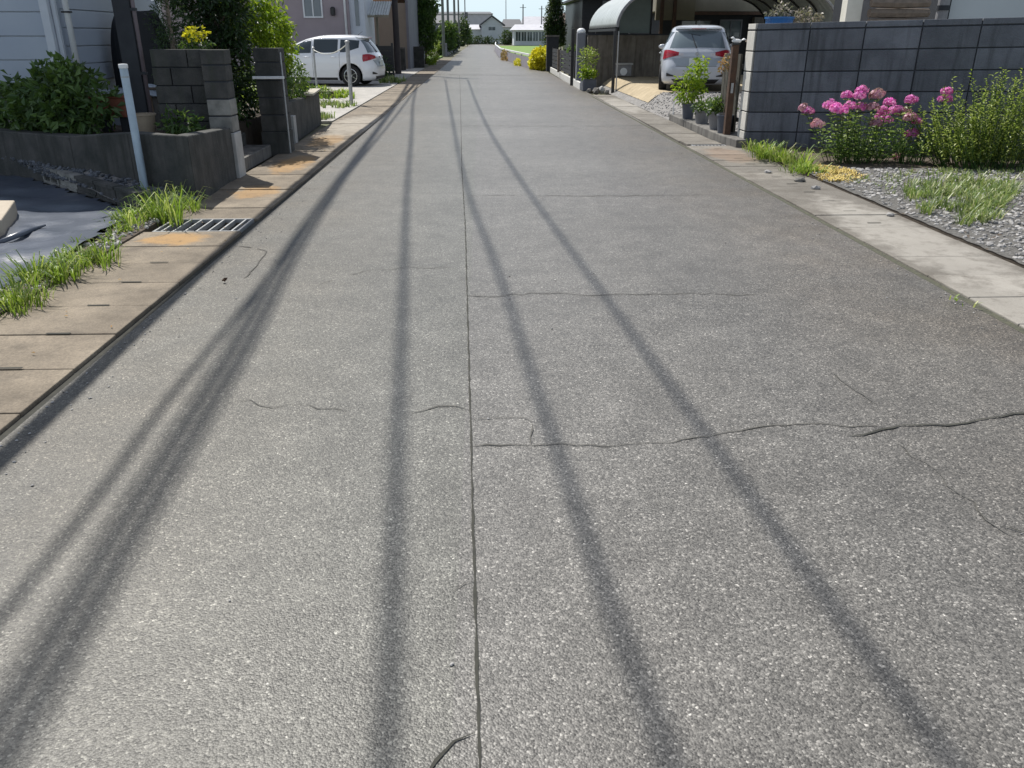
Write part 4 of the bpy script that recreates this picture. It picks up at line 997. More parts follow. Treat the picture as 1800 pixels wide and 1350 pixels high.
shads = [  # points of each soft shadow on the road (X, Y), wire height, radius
    ([(1.18, -1.5), (1.12, -.2), (1.04, 1.3), (.98, 1.88), (.90, 2.92), (.75, 4.92), (.44, 8.98), (.03, 15.98), (-.51, 32.19)], 8.4, 0.0225, 'overhead cable whose shadow runs farthest right across the road'),
    ([(.50, -1.5), (.45, 0), (.41, 1.32), (.35, 1.83), (.30, 2.55), (.23, 3.44), (.11, 5.41), (-.17, 8.48), (-.58, 16.57), (-1.34, 32.22)], 8.2, 0.0225, 'overhead cable casting the second shadow right of the seam'),
    ([(-.15, -1.5), (-.20, 0), (-.23, 1.32), (-.29, 2.06), (-.39, 3.33), (-.53, 5.16), (-.82, 8.85), (-1.2, 14.5), (-1.70, 21.01), (-2.3, 32)], 8.4, 0.0255, 'overhead cable casting the shadow just left of the seam'),
    ([(-0.985, -1.5), (-1.035, 0), (-1.075, 1.56), (-1.125, 2.15), (-1.175, 3.13), (-1.235, 4.19), (-1.425, 6.29), (-1.698, 12.24), (-2.027, 21), (-2.578, 32)], 8.0, 0.021, 'rightmost strand of the telephone cable bundle over the left lane'),
    ([(-1.045, -1.5), (-1.095, 0), (-1.135, 1.56), (-1.185, 2.15), (-1.235, 3.13), (-1.295, 4.19), (-1.485, 6.29), (-1.728, 12.24), (-2.057, 21), (-2.607, 32)], 8.3, 0.023, 'middle strand of the telephone cable bundle over the left lane'),
    ([(-1.105, -1.5), (-1.155, 0), (-1.195, 1.56), (-1.245, 2.15), (-1.295, 3.13), (-1.355, 4.19), (-1.545, 6.29), (-1.758, 12.24), (-2.087, 21), (-2.638, 32)], 8.1, 0.021, 'leftmost strand of the telephone cable bundle over the left lane'),
    ([(-1.33, -1.5), (-1.35, 0), (-1.37, 1.86), (-1.38, 2.57), (-1.43, 3.25), (-1.45, 4.93), (-1.58, 9.24), (-1.75, 17.86), (-2.2, 32)], 7.0, 0.0215, 'thin telephone cable left of the thick one'),
    ([(-1.80, -1.5), (-1.83, 0), (-1.87, 2.8), (-1.90, 3.62), (-1.93, 4.41), (-1.985, 6.31), (-2.0, 7.88), (-2.06, 12.45), (-2.0, 19.32), (-2.3, 32)], 4.4, .055, 'lowest cable, casting the crisp shadow along the left gutter')]
for pts, z0, r, lb in shads:
    out = []; (xa, ya), (xb, yb) = pts[0], pts[-1]
    for (x, y) in pts:
        out.append(Vector((x+SXs*z0, y+SYs*z0, z0)))
    # smooth the polyline
    for _ in range(3):
        o2 = [out[0]]
        for a, b in zip(out, out[1:]): o2 += [a.lerp(b, .25), a.lerp(b, .75)]
        out = o2+[out[-1]]
    mb = MB(); mb.tube(out, r, 8); tag(mb.build('overhead_cable', m_cable, smooth=True), lb, 'cable', 'overhead cables along the left roadside')

# ================================================================== RIGHT: GARDEN AND BLOCK WALL
ge = MB(); ge.prism([(3.77, 3.0), (12, 3.0), (12, 9.0), (3.85, 12.1), (3.77, 12.1)], -.04, .03); struct(ge.build('garden_soil', m_soil))
W0 = Vector((3.83, 12.1, 0)); wd = Vector((1, -.33, 0)).normalized(); W1 = W0+wd*7.0
t = thing('block_wall', 'long dark grey block wall with square joints behind the pink flowers', 'block wall', (3.83, 12.1, -.05))
b = MB(); wn = Vector((-wd.y, wd.x, 0))
a0, a1 = W0+wn*.015, W1+wn*.015; b.prism([(a0.x, a0.y), (a1.x, a1.y), ((a1+wn*.12).x, (a1+wn*.12).y), ((a0+wn*.12).x, (a0+wn*.12).y)], -.06, [1.60, 1.60+.14, 1.60+.14, 1.60]); b.build('core', m_mortar, t)
b = MB(); block_wall_mesh(b, W0, W1, -.05, 6, .27, .70, .15, gap=.016, stag=False, shear=.02); b.build('blocks', m_blk, t, bevel=.005)
b = MB(); block_wall_mesh(b, W0, W1, 1.575, 1, .085, .70, .15, gap=.012, stag=False, shear=.02); b.build('coping', m_blk, t, bevel=.005)
b = MB()
for c in range(6): b.box(3.826, 3.97, 12.165, 12.50, -.05+c*.27+.008, -.05+(c+1)*.27-.008)
b.box(3.826, 3.97, 12.165, 12.50, 1.583, 1.655); b.build('return_blocks', m_blkend, t, bevel=.005)
b = MB(); b.box(3.84, 3.96, 12.2, 12.49, -.05, 1.60); b.build('return_core', m_mortar, t)
# ledge with pots
lg = MB(); lg.prism([(3.66, 11.95), (3.81, 11.95), (3.81, 12.60), (4.0, 12.6), (3.98, 16.2), (3.60, 16.2), (3.60, 12.6)], -.04, .125)
tag(lg.build('kerb_ledge', m_conc, bevel=.012), 'low raised concrete ledge under the row of flower pots', 'ledge')
t = thing('gate_post', 'rusty dark brown steel gate post at the end of the block wall', 'post', (3.71, 12.65, .12))
b = MB(); b.box(3.665, 3.755, 12.6, 12.7, .12, 1.38); b.build('post', m_rust, t, bevel=.006)
b = MB(); b.box(3.655, 3.765, 12.59, 12.71, 1.38, 1.40); b.build('cap', m_black, t)
b = MB(); b.box(3.69, 3.72, 12.565, 12.6, .72, .86); b.build('latch', m_galv, t)
t = thing('gate_leaf', 'dark olive gate leaf folded back behind the rusty post', 'gate', (3.86, 13.1, .12))
b = MB(); 
for k in range(6): b.box(3.83, 3.86, 12.72+k*.15, 12.72+k*.15+.13, .14, 1.25)
b.build('boards', M('olive_board', (.06, .058, .045), (.045, .042, .033), 5, .8), t)
b = MB(); b.box(3.861, 3.89, 12.7, 13.62, .30, .36); b.box(3.861, 3.89, 12.7, 13.62, 1.05, 1.11); b.build('rail', m_black, t)
# little white bird ornament on the post
b = MB()
vs = [Vector((.045*math.cos(q)*math.sin(w)*1.6, .03*math.sin(q)*math.sin(w), .03*math.cos(w))) for w in [math.pi*i/8 for i in range(9)] for q in [math.pi*2*j/12 for j in range(12)]]
b.add([v+Vector((3.72, 12.64, 1.43)) for v in vs], [(i*12+j, i*12+(j+1) % 12, (i+1)*12+(j+1) % 12, (i+1)*12+j) for i in range(8) for j in range(12)])
b.tube([(3.69, 12.64, 1.45), (3.655, 12.64, 1.475), (3.63, 12.64, 1.47)], [.016, .018, .004], 8)
b.add([(3.76, 12.63, 1.43), (3.76, 12.65, 1.43), (3.86, 12.66, 1.45), (3.86, 12.62, 1.45), (3.82, 12.64, 1.47)], [(0, 1, 2, 3), (0, 4, 1), (1, 4, 2), (3, 4, 0), (2, 4, 3)])
b.tube([(3.72, 12.64, 1.40), (3.72, 12.64, 1.42)], .006, 6)
tag(b.build('bird_ornament', m_white, smooth=True), 'small white bird shaped ornament on top of the rusty post', 'ornament')
gpot = 'plant pots on the concrete ledge'
t = pot('plant_pot', 'dark slim pot holding the tall lime green plant, farthest on the ledge', 'plant pot', 3.72, 15.2, .125, .09, .115, .26, m_darkpot, gpot)
cloud([((3.70, 15.2, .62), (.24, .18, .22), 420), ((3.80, 15.2, .85), (.16, .14, .2), 240), ((3.90, 15.2, 1.04), (.08, .08, .1), 60)], .085, .4).build('leaves', l_lime, t, fix=False)
stems_to((3.72, 15.2, .36), [(3.6, 15.2, .7), (3.85, 15.2, 1.0), (3.75, 15.2, .9)]).build('stems', m_wood, t)
t = pot('plant_pot', 'grey pot with a dark leafy plant, second from the far end of the ledge', 'plant pot', 3.76, 14.35, .125, .10, .135, .21, m_greypot, gpot)
cloud([((3.76, 14.35, .40), (.15, .13, .09), 260)], .065, .55).build('leaves', l_mid, t, fix=False)
t = pot('plant_pot', 'large grey bowl pot with broad green leaves, in the middle of the ledge', 'plant pot', 3.785, 13.42, .125, .125, .175, .27, m_greypot, gpot)
cloud([((3.785, 13.42, .47), (.20, .17, .11), 420)], .07, .6).build('leaves', l_bed, t, fix=False)
t = pot('plant_pot', 'slate blue pot with a straggly dried plant, nearest the rusty post', 'plant pot', 3.73, 12.85, .125, .10, .125, .27, m_darkpot, gpot)
o = stems_to((3.73, 12.85, .36), [(3.70, 12.87, 1.15), (3.65, 12.95, 1.10), (3.75, 12.9, 1.2), (3.66, 12.9, .95)], .005); o.build('stems', m_wood, t)
cloud([((3.655, 12.92, 1.10), (.08, .08, .12), 110)], .05, .5).build('leaves', l_brown, t, fix=False)
# hose / white wire stakes at the far end of the ledge
t = thing('white_stake', 'thin white stake at the far end of the ledge', 'stake', (3.63, 16.0, .1)); b = MB(); b.tube([(3.63, 16.0, .1), (3.63, 16.0, .48)], .009, 6); b.build('stake', m_white, t)

# phlox
def flower_head(mb, c, r, n=46):
    for _ in range(n):
        d = rnd_dir(); d.z = abs(d.z)*1.0-.35; d.normalize(); rr_ = U(.62, 1.15); p = c+Vector((d.x*r*rr_, d.y*r*rr_, d.z*r*.8*rr_))
        s = d.orthogonal().normalized(); q0 = U(0, 6.28); e = s.cross(d).normalized()
        for k in range(5):
            q = q0+k*1.2566; v = (s*math.cos(q)+e*math.sin(q)); w = (s*math.cos(q+.55)+e*math.sin(q+.55)); w2 = (s*math.cos(q-.55)+e*math.sin(q-.55))
            R = r*.34; mb.add([p, p+w2*R*.75+d*.003, p+v*R+d*.006, p+w*R*.75+d*.003], [(0, 1, 2, 3)])
def phlox(label, heads, base, spread, extra=0, tall=1.0):
    t = thing('phlox', label, 'flowers', base)
    base = Vector(base); st_, lv, hi, fa = MB(), MB(), MB(), MB()
    tips = [(Vector(h[0]), h[1]) for h in heads]
    for k in range(extra):
        tips.append((base+Vector((U(-.95, .95)*spread[0], U(-1, 1)*spread[1], U(.22, .68)*tall)), 0))
    for tip, kind in tips:
        b0_ = Vector((base.x+(tip.x-base.x)*.55+U(-.05, .05), base.y+(tip.y-base.y)*.5+U(-.06, .06), base.z))
        m_ = b0_.lerp(tip, .5)+Vector((U(-.03, .03), U(-.03, .03), .02)); st_.tube([b0_, m_, tip], [.005, .004, .003], 5)
        L = (tip-b0_).length; n = int(L/.055); a = U(0, 6)
        for i in range(1, n):
            u = i/n; p = b0_.lerp(m_, u*2) if u < .5 else m_.lerp(tip, u*2-1); a += 1.57
            for s_ in (0, math.pi):
                d = Vector((math.cos(a+s_), math.sin(a+s_), U(.1, .55))); leaf(lv, p, d, U(.07, .12)*(1.1-.4*u), .030, Vector((0, 0, 1)))
        if kind: flower_head(hi if kind == 1 else fa, tip, U(.062, .086), random.randint(46, 66))
    st_.build('stems', l_mid, t, fix=False); lv.build('leaves', l_phlox, t, fix=False)
    if hi.v: hi.build('blossoms', l_pink, t, fix=False)
    if fa.v: fa.build('blossoms', l_pinkp, t, fix=False)
hp = [(405, 325, 2), (435, 345, 1), (495, 425, 2), (575, 310, 1), (610, 330, 1), (655, 340, 1), (680, 245, 1), (700, 310, 1), (775, 215, 1), (760, 248, 1), (770, 318, 1), (865, 245, 2), (882, 228, 2),
      (850, 318, 2), (950, 288, 1), (915, 338, 1), (990, 340, 1), (1035, 350, 2), (900, 385, 1), (860, 420, 2), (1085, 275, 1), (1080, 385, 2), (1120, 410, 1), (1095, 490, 1), (1000, 632, 2), (640, 335, 1), (925, 400, 1)]
heads = []
for (x, y, k) in hp: heads.append((A(1300+x/3.6, 100+y/3.6, 10.35+U(-.25, .25)), k))
phlox('pink phlox clump in full bloom in front of the grey block wall', heads, (4.72, 10.35, .03), (.52, .36), 50)
phlox('single tall pink phlox beside the feathery green bush', [(A(1664, 162, 10.2), 1), (A(1661, 174, 10.25), 1)], (5.32, 10.2, .03), (.12, .1), 5, .9)
# feathery green bush
def feathery(label, cx, cy, rx, ry, n, hmax, leafm, name='feathery_bush', leafL=.055):
    t = thing(name, label, 'bush', (cx, cy, .03)); st_, lv = MB(), MB()
    for _ in range(n):
        a = U(0, 6.28); r = random.random()**.6; bx, by = cx+rx*.75*r*math.cos(a), cy+ry*r*math.sin(a)
        h = hmax*(1-.45*r*r)*U(.40, 1.06); tip = Vector((bx+.45*rx*r*math.cos(a)+U(-.16, .16), by+U(-.18, .14), .03+h))
        p0 = Vector((bx, by, .03)); m_ = p0.lerp(tip, .5)+Vector((U(-.03, .03), U(-.03, .03), 0)); st_.tube([p0, m_, tip], [.005, .004, .002], 4, cap=False)
        k = int(h/.022)
        for i in range(4, k):
            u = i/k; p = p0.lerp(m_, u*2) if u < .5 else m_.lerp(tip, u*2-1); q = U(0, 6.28)
            leaf(lv, p, Vector((math.cos(q), math.sin(q), U(.2, .9))), leafL*U(.7, 1.6)*(1.25-.6*u), leafL*.36, Vector((0, 0, 1)))
    st_.build('stems', l_mid, t, fix=False); lv.build('leaves', leafm, t, fix=False)
feathery('tall feathery yellow green bush at the right edge, in front of the block wall', 6.15, 9.95, .82, .42, 270, 1.12, l_golden)
feathery('low part of the green planting between the phlox and the feathery bush', 5.35, 10.25, .22, .25, 40, .55, l_phlox, 'small_bush')
# verge weeds
grass_thing('leafy grass clump at the corner of the ledge', [(1345, 278, 2.4), (1375, 284, 2.4), (1325, 266, 1.4), (1410, 292, 2.2)], 'grass on the right verge', l_grass, .17, 50, .19, 'grass_clump', .03, 1.0, .0065)
grass_thing('grass at the edge of the gutter, left of the yellow straw', [(1398, 302, 1.8), (1414, 301, 2.0), (1428, 304, 1.6)], 'grass on the right verge', l_grass, .12, 44, .17, 'grass_clump', .03, 1.1, .0055)
grass_patch('spreading pale green weeds on the gravel in the garden', [(G(x, y, .03).x, G(x, y, .03).y) for x, y in ((1590, 330), (1700, 322), (1790, 330), (1745, 395), (1660, 398), (1600, 362))], 420, .13, l_weed, 'weeds', .0055, .9, .03, .07)
grass_patch('low sparse weeds between the stones below the phlox', [(G(x, y, .03).x, G(x, y, .03).y) for x, y in ((1490, 318), (1640, 300), (1800, 300), (1800, 330), (1560, 345))], 150, .07, l_weed, 'weeds', .005, .9, .03, .06)
grass_patch('yellow dry straw patch at the front of the flower bed', [(G(x, y, .03).x, G(x, y, .03).y) for x, y in ((1418, 296), (1450, 291), (1515, 308), (1508, 324), (1450, 320))], 190, .045, M('straw_blade', (.62, .50, .16), (.50, .36, .10), 9, .8), 'straw', .006, 1.6, .03, .04)
grass_thing('small green sprout on the right gutter joint', [(1688, 532, .5)], None, l_grass, .05, 20, .05, 'sprout', .012, .9, .005)
gp_ = [(3.80, 4.2), (3.80, 9.4), (4.15, 9.9), (7.5, 9.2), (10, 8.2), (10, 4.2)]
gsr = MB()
def gr_(u, v):
    x = 3.765+6.5*u; y = 3.2+6.6*v; return (x, y, .034+.05*max(0, noise.noise(Vector((x*1.2, y*1.2, 5))))+.012*noise.noise(Vector((x*9, y*9, 0))))
gsr.grid(gr_, 80, 80)
struct(gsr.build('gravel_bed', M('gravel_dark_base', (.15, .145, .135), (.06, .058, .054), 30, .95, 1.0, 60), smooth=True))
st = MB()
for (x, y) in scatter(gp_, 15000):
    if x > 6.8 and random.random() < .5: continue
    z = gr_((x-3.78)/6.5, (y-3.2)/6.6)[2]; stone(st, (x, y, z+.003), random.choice((.009, .013, .017, .024))*U(.8, 1.25), .6)
stuff(st.build('gravel', m_gravst, fix=False), 'loose grey gravel in the garden right of the gutter', 'gravel')
for k, (px, py, r_, lb) in enumerate([(1350, 302, .05, 'flat grey stone at the gutter edge under the grass'), (1405, 318, .075, 'largest flat stone lying on the gutter edge'), (1434, 331, .06, 'dark rounded stone beside the largest flat one'),
                                      (1520, 330, .07, 'grey stone on the gravel beside the yellow straw'), (1537, 318, .06, 'dark stone behind the yellow straw'), (1610, 375, .07, 'dark stone at the left edge of the weeds'), (1565, 378, .045, 'small pale stone by the gutter')]):
    p = G(px, py, .02); b = MB(); stone(b, (p.x, p.y, .014+r_*.18), r_, .5)
    tag(b.build('stone', m_conc if k % 2 else m_gravst, fix=False), lb, 'stone', 'stones along the right gutter edge')

# ================================================================== RIGHT: DRIVE, CAR PORT, HOUSES
def sm(t_): t_ = max(0, min(1, t_)); return t_*t_*(3-2*t_)
dr = MB()
def drf(u, v):
    x = 3.60+6.4*u**1.5; y = 12.0+16.5*v
    z = .30*sm((y-13.2)/5.0)*sm((x-3.62)/.55)+.006+.008*noise.noise(Vector((x*7, y*7, 0)))
    return (x, y, z)
dr.grid(drf, 60, 90); struct(dr.build('driveway', m_grav, smooth=True))
st = MB()
for k in range(2600):
    x, y = U(3.66, 6.3), U(13.4, 19.6)
    z = .30*sm((y-13.2)/5.0)*sm((x-3.62)/.55)+.012; stone(st, (x, y, z), U(.014, .028), .6)
stuff(st.build('gravel', m_gravst, fix=False), 'pale grey gravel of the driveway behind the silver car', 'gravel')
sd = MB(); sd.grid(lambda u, v: (3.80+6.2*u, 19.4+8.6*v, .30*sm((3.80+6.2*u-3.62)/.55)+.022+.012*noise.noise(Vector((u*30, v*40, 0)))), 40, 50); struct(sd.build('sandy_yard', m_sand, smooth=True))

t = thing('stained_wall', 'stained brownish concrete wall left of the silver car', 'wall', (4.5, 27, .3))
b = MB(); b.box(3.3, 5.9, 27.0, 27.15, .0, 1.52); b.build('wall', m_brownconc, t, bevel=.01)
b = MB(); b.box(3.28, 5.92, 26.98, 27.17, 1.521, 1.56); b.build('coping', m_steel_dark, t)
t = thing('screen_panel', 'green grey translucent screen panel above the stained wall', 'screen', (4.85, 27.4, 1.5))
b = MB(); b.box(4.32, 5.28, 27.4, 27.42, 1.58, 3.0); b.build('sheet', m_screen, t)
b = MB()
for x in (4.27, 5.28): b.box(x, x+.05, 27.37, 27.45, .3, 3.05)
b.box(4.27, 5.33, 27.36, 27.46, 2.62, 2.67); b.build('frame', m_steel_dark, t)
t = thing('outdoor_unit', 'small grey outdoor unit with a round grille against the stained wall', 'outdoor unit', (4.38, 26.6, .335))
b = MB(); b.box(4.14, 4.62, 26.5, 26.74, .36, .68); b.build('casing', m_greypot, t, bevel=.01)
b = MB(); b.lathe([(.11, 26.485), (.11, 26.499)], (4.38, 0, .49), 20, axis='Y'); b.build('grille', m_white, t)
b = MB(); b.box(4.10, 4.66, 26.47, 26.77, .682, .73); b.build('top_board', m_plinth, t)

# wide carport with curved eaves on both sides
t = thing('carport', 'wide carport with a curved grey corrugated roof beyond the silver car', 'carport', (6.7, 27, 0))
XL, XR, RR = 3.70, 9.82, 1.28
def arc(u, v, o=0.0):
    y = 24.0+6.0*v
    if u < .3: a = math.pi/2*u/.3; return (XL-o*math.cos(a)+RR*(1-math.cos(a))*1.15, y, 1.72+(1.02+o)*math.sin(a))
    if u > .7: a = math.pi/2*(1-u)/.3; return (XR+o*math.cos(a)-RR*(1-math.cos(a))*1.15, y, 1.72+(1.02+o)*math.sin(a))
    k = (u-.3)/.4; return (XL+RR*1.15+(XR-XL-2.3*RR)*k, y, 2.74+o+.16*math.sin(math.pi*k))
b = MB(); b.grid(lambda u, v: (lambda q: (q[0], q[1], q[2]+.010*math.sin(v*110)))(arc(u, v)), 50, 150); o = b.build('roof_sheet', m_poly, t, smooth=True); md = o.modifiers.new('s', 'SOLIDIFY'); md.thickness = .008
for v in (0, .2, .4, .6, .8, 1.0):
    b = MB(); b.tube([Vector(arc(i/40, v, -.03))-Vector((0, .03 if v == 0 else 0, 0)) for i in range(41)], .042 if v == 0 else .03, 6); b.build('rib', m_greypot if v == 0 else m_black, t)
for x in (XL, XR): b = MB(); b.box(x-.02, x+.03, 24.0, 30.0, 1.62, 1.69); b.build('eaves_beam', m_black, t)
for (x, y) in ((3.70, 24.1), (3.70, 28.0), (9.80, 24.1), (9.80, 28.0)):
    b = MB(); b.box(x-.04, x+.04, y-.04, y+.04, 0, 1.62); b.build('post', m_black, t)
b = MB(); b.box(3.78, 3.81, 24.1, 24.13, 0, 1.62); b.build('drainpipe', m_galv, t)

# roadside fence, pillars, kerb
t = thing('roadside_fence', 'low dark panel fence on a white kerb along the right roadside', 'fence', (3.1, 33, 0))
b = MB(); b.prism([(2.98, 26.0), (3.06, 26.0), (3.22, 41), (3.14, 41)], -.03, .20); b.build('kerb', M('white_kerb', (.62, .62, .60), (.5, .5, .48), 6, .8), t, bevel=.01)
b = MB()
for y in range(5):
    ya = 28.6+y*1.95
    for k in range(5): b.box(3.07+.008*(ya-28), 3.10+.008*(ya-28), ya, ya+1.85, .26+k*.15, .26+k*.15+.13)
b.build('panel', m_steel_dark, t)
for y in range(6): b = MB(); ya = 28.5+y*1.95; b.box(3.06+.008*(ya-28), 3.12+.008*(ya-28), ya-.035, ya+.035, .2, 1.05); b.build('post', m_black, t)
t = thing('gate_pillar', 'broad black gate pillar beside the yellow flowers', 'pillar', (3.2, 40, 0))
b = MB(); b.box(2.97, 3.50, 39.3, 39.75, 0, 1.46); b.build('pillar', m_steel_dark, t, bevel=.01)
b = MB(); b.box(2.94, 3.53, 39.27, 39.78, 1.461, 1.53); b.build('cap', m_conc, t)
t = thing('wooden_stake', 'short brown wooden post between the fence panels', 'post', (3.08, 33.8, 0)); b = MB(); b.box(2.96, 3.05, 33.6, 33.7, .2, 1.02); b.build('stake', m_wood, t)
t = thing('gate_pillar', 'dark grey gate pillar with a white domed lamp on top', 'pillar', (3.12, 27.3, 0))
b = MB(); b.box(3.0, 3.26, 27.2, 27.5, 0, 1.58); b.build('pillar', m_greywall, t, bevel=.01)
b = MB(); b.lathe([(.13, 1.58), (.14, 1.62), (.11, 1.69), (.04, 1.72)], (3.13, 27.35, 0), 16); b.build('lamp_dome', m_white, t, smooth=True)
t = thing('tall_black_post', 'tall black steel post just left of the pillar with the white dome', 'post', (2.98, 28.3, 0)); b = MB(); b.box(2.92, 3.02, 28.2, 28.3, 0, 1.70); b.build('post', m_black, t)
cb = cloud([((3.16, 25.6, .86), (.22, .2, .32), 420)], .10, .3, .2, 0); plant('croton_plant', 'upright yellow red leaved plant behind the stones by the shelter', 'plant', cb, l_golden, stems_to((3.16, 25.6, .3), [(3.1, 25.6, 1.0), (3.25, 25.6, 1.0)]), loc=(3.16, 25.6, .3))
cb = cloud([((3.12, 25.3, .50), (.26, .18, .11), 300)], .09, .6); plant('lime_plant', 'bright lime leaved plant in front of the upright yellow one', 'plant', cb, l_lime, stems_to((3.12, 25.3, .3), [(3.0, 25.3, .5), (3.25, 25.3, .5)]), loc=(3.12, 25.3, .3))
b = MB(); b.box(2.98, 3.38, 25.15, 25.85, 0, .33); tag(b.build('dark_planter', m_darkpot, bevel=.02), 'dark planter box under the lime leaved plant', 'planter')
cb = cloud([((3.30, 31.0, 1.02), (.16, .5, .14), 220)], .10, .55); plant('fence_plant', 'leafy green plant showing over the low fence panels', 'plant', cb, l_mid, stems_to((3.3, 31, 0), [(3.3, 30.8, 1.0), (3.3, 31.3, 1.0)]), loc=(3.3, 31.0, 0))
for k, (x, y, r_, lb) in enumerate([(3.10, 24.6, .10, 'pale grey stone nearest the road below the dark planter'), (3.28, 24.4, .13, 'rounded grey stone between planter and shelter post'), (3.45, 24.5, .16, 'largest grey stone by the shelter post'), (3.52, 24.0, .10, 'small stone at the foot of the shelter post'), (3.84, 23.4, .11, 'flat white stone at the corner of the driveway'), (3.22, 24.0, .09, 'small light stone at the gutter end')]):
    b = MB(); stone(b, (x, y, r_*.4), r_, .8 if k != 4 else .3); tag(b.build('garden_stone', m_plinth if k in (4, 2) else m_conc, fix=False), lb, 'stone', 'stones by the shelter post')
# conifer on the right
tree('conifer', 'pointed dark green conifer behind the black gate pillar', 'tree', 3.78, 45, 0, [(0, 0, 1.4, (.50, .5, .5), 1900), (0, 0, 1.9, (.54, .5, .5), 2100), (0, 0, 2.4, (.46, .45, .5), 1700), (0, 0, 2.85, (.34, .34, .42), 1100), (0, 0, 3.25, (.24, .24, .36), 600), (0, 0, 3.6, (.13, .13, .3), 260)], .12, l_dark, (.08, 1.1), asp=.35)
# dark house behind the canopy
t = thing('dark_house', 'dark timber house behind the curved canopy', 'house', (6.5, 42, 0))
b = MB(); 
for k in range(24): b.box(4.62, 9, 40.0+U(0, .004), 40.05, .05+k*.125, .05+k*.125+.118)
b.build('boards', m_steel_dark, t)
b = MB(); b.box(4.60, 9, 40.06, 48, 0, 3.0); b.build('wall', m_black, t)
b = MB(); b.prism([(4.3, 39.6), (9.4, 39.6), (9.4, 48.4), (4.3, 48.4)], 3.02, [3.12, 4.6, 4.6, 3.12]); b.build('roof', m_roof, t)
window(t, 5.55, 6.3, 40.0, 2.35, 2.9, m_greywall)
# beige house behind the silver car
t = thing('beige_house', 'beige house with a dark open ground floor behind the silver car', 'house', (8, 32, 0))
b = MB(); b.box(6.4, 13, 31.0, 38, 0, 2.27); b.build('shade_front', m_steel_dark, t)  # solid dark box painting the shade under the upper floor
b = MB(); b.box(6.05, 13, 30.6, 38, 2.275, 5.9); b.build('upper_wall', m_beige, t, bevel=.01)
b = MB(); b.box(6.05, 7.4, 30.45, 30.595, 2.0, 3.4); b.build('balcony_panel', M('olive_panel', (.20, .18, .12), (.16, .145, .10), 3, .8), t)
b = MB(); b.box(7.401, 13, 30.5, 30.595, 2.17, 2.27); b.build('beam', m_rust, t)
for x in (6.18, 6.62, 10.4): b = MB(); b.box(x, x+.11, 30.3, 30.4, .33, 3.4); b.build('post', m_rust, t)
window(t, 8.5, 9.2, 31.0, 1.45, 1.98, m_greywall)
window(t, 7.1, 8.1, 31.0, 1.35, 1.98, m_black)
b = MB(); b.box(9.6, 11.5, 30.7, 31.0, .3, 2.1); b.build('side_wall', m_conc, t)

# things rising above the block wall
t = thing('work_shelf', 'cluttered shelf just behind the block wall', 'shelf', (5.6, 15.3, 0))
b = MB(); b.box(4.75, 6.75, 14.8, 15.6, 1.40, 1.44); b.build('top', m_wood, t)
for x in (4.8, 6.65):
    for y in (14.85, 15.5): b = MB(); b.box(x, x+.05, y, y+.05, 0, 1.40); b.build('leg', m_wood, t)
b = MB(); c_ = (5.15, 15.1, 1.44); b.lathe([(.19, 0), (.235, .33), (.25, .33), (.25, .36), (.225, .36), (.18, .04)], c_, 24)
tag(b.build('blue_tub', m_blue), 'blue plastic tub on the shelf behind the block wall', 'tub')
cb = cloud([((5.15, 15.15, 1.90), (.17, .12, .09), 120), ((5.62, 15.1, 1.80), (.22, .15, .12), 220)], .07, .5); plant('potted_herbs', 'straggly grey brown plants on the shelf right of the blue tub', 'plants', cb, LEAF('dull_leaf', (.14, .13, .10), (.30, .25, .21), (.48, .40, .36), .2), stems_to((5.6, 15.1, 1.44), [(5.2, 15.1, 1.9), (5.7, 15.1, 1.9)]), loc=(5.5, 15.1, 1.44))
t = thing('white_pillar', 'broad white post rising behind the block wall', 'post', (6.7, 15.8, 0)); b = MB(); b.box(6.55, 6.83, 15.7, 15.95, 0, 3.2); b.build('pillar', M('cream_white', (.72, .70, .62), (.62, .60, .52), 4, .7), t, bevel=.01)
t = thing('log_pile', 'stack of weathered split logs behind the block wall', 'log pile', (7.4, 15.6, 0))
for k in range(16):
    b = MB(); z = .06+k*.165; y = 15.6+U(-.03, .03); x0_ = 6.92+U(0, .05); b.tube([(x0_, y, z), (7.45, y+U(-.02, .02), z+U(-.015, .015)), (8.02+U(-.05, .03), y, z)], [.075, .085, .07], 7); b.build('log', m_wood, t)
t = thing('grey_downpipe_post', 'thick grey vertical pipe between the logs and the pale house', 'pipe', (8.35, 15.6, 0)); b = MB(); b.lathe([(.10, 0), (.10, 3.2)], (8.30, 15.7, 0), 16); b.build('pipe', m_greypot, t, smooth=False)
b = MB(); b.lathe([(.115, 1.92), (.115, 2.0)], (8.30, 15.7, 0), 16); b.build('joint', m_steel_dark, t)
t = thing('pale_house', 'plain pale grey house wall at the upper right corner', 'house', (10, 17, 0))
b = MB(); b.box(8.52, 15, 15.9, 21, 0, 5.0); b.build('wall', M('pale_grey_wall', (.50, .54, .56), (.46, .50, .52), .8, .8), t)
b = MB(); b.box(8.44, 8.515, 15.85, 21, 0, 5.0); b.build('corner_board', m_steel_dark, t)
b = MB(); b.box(8.3, 15.4, 15.6, 21.3, 5.01, 5.2); b.build('roof', m_roof, t)
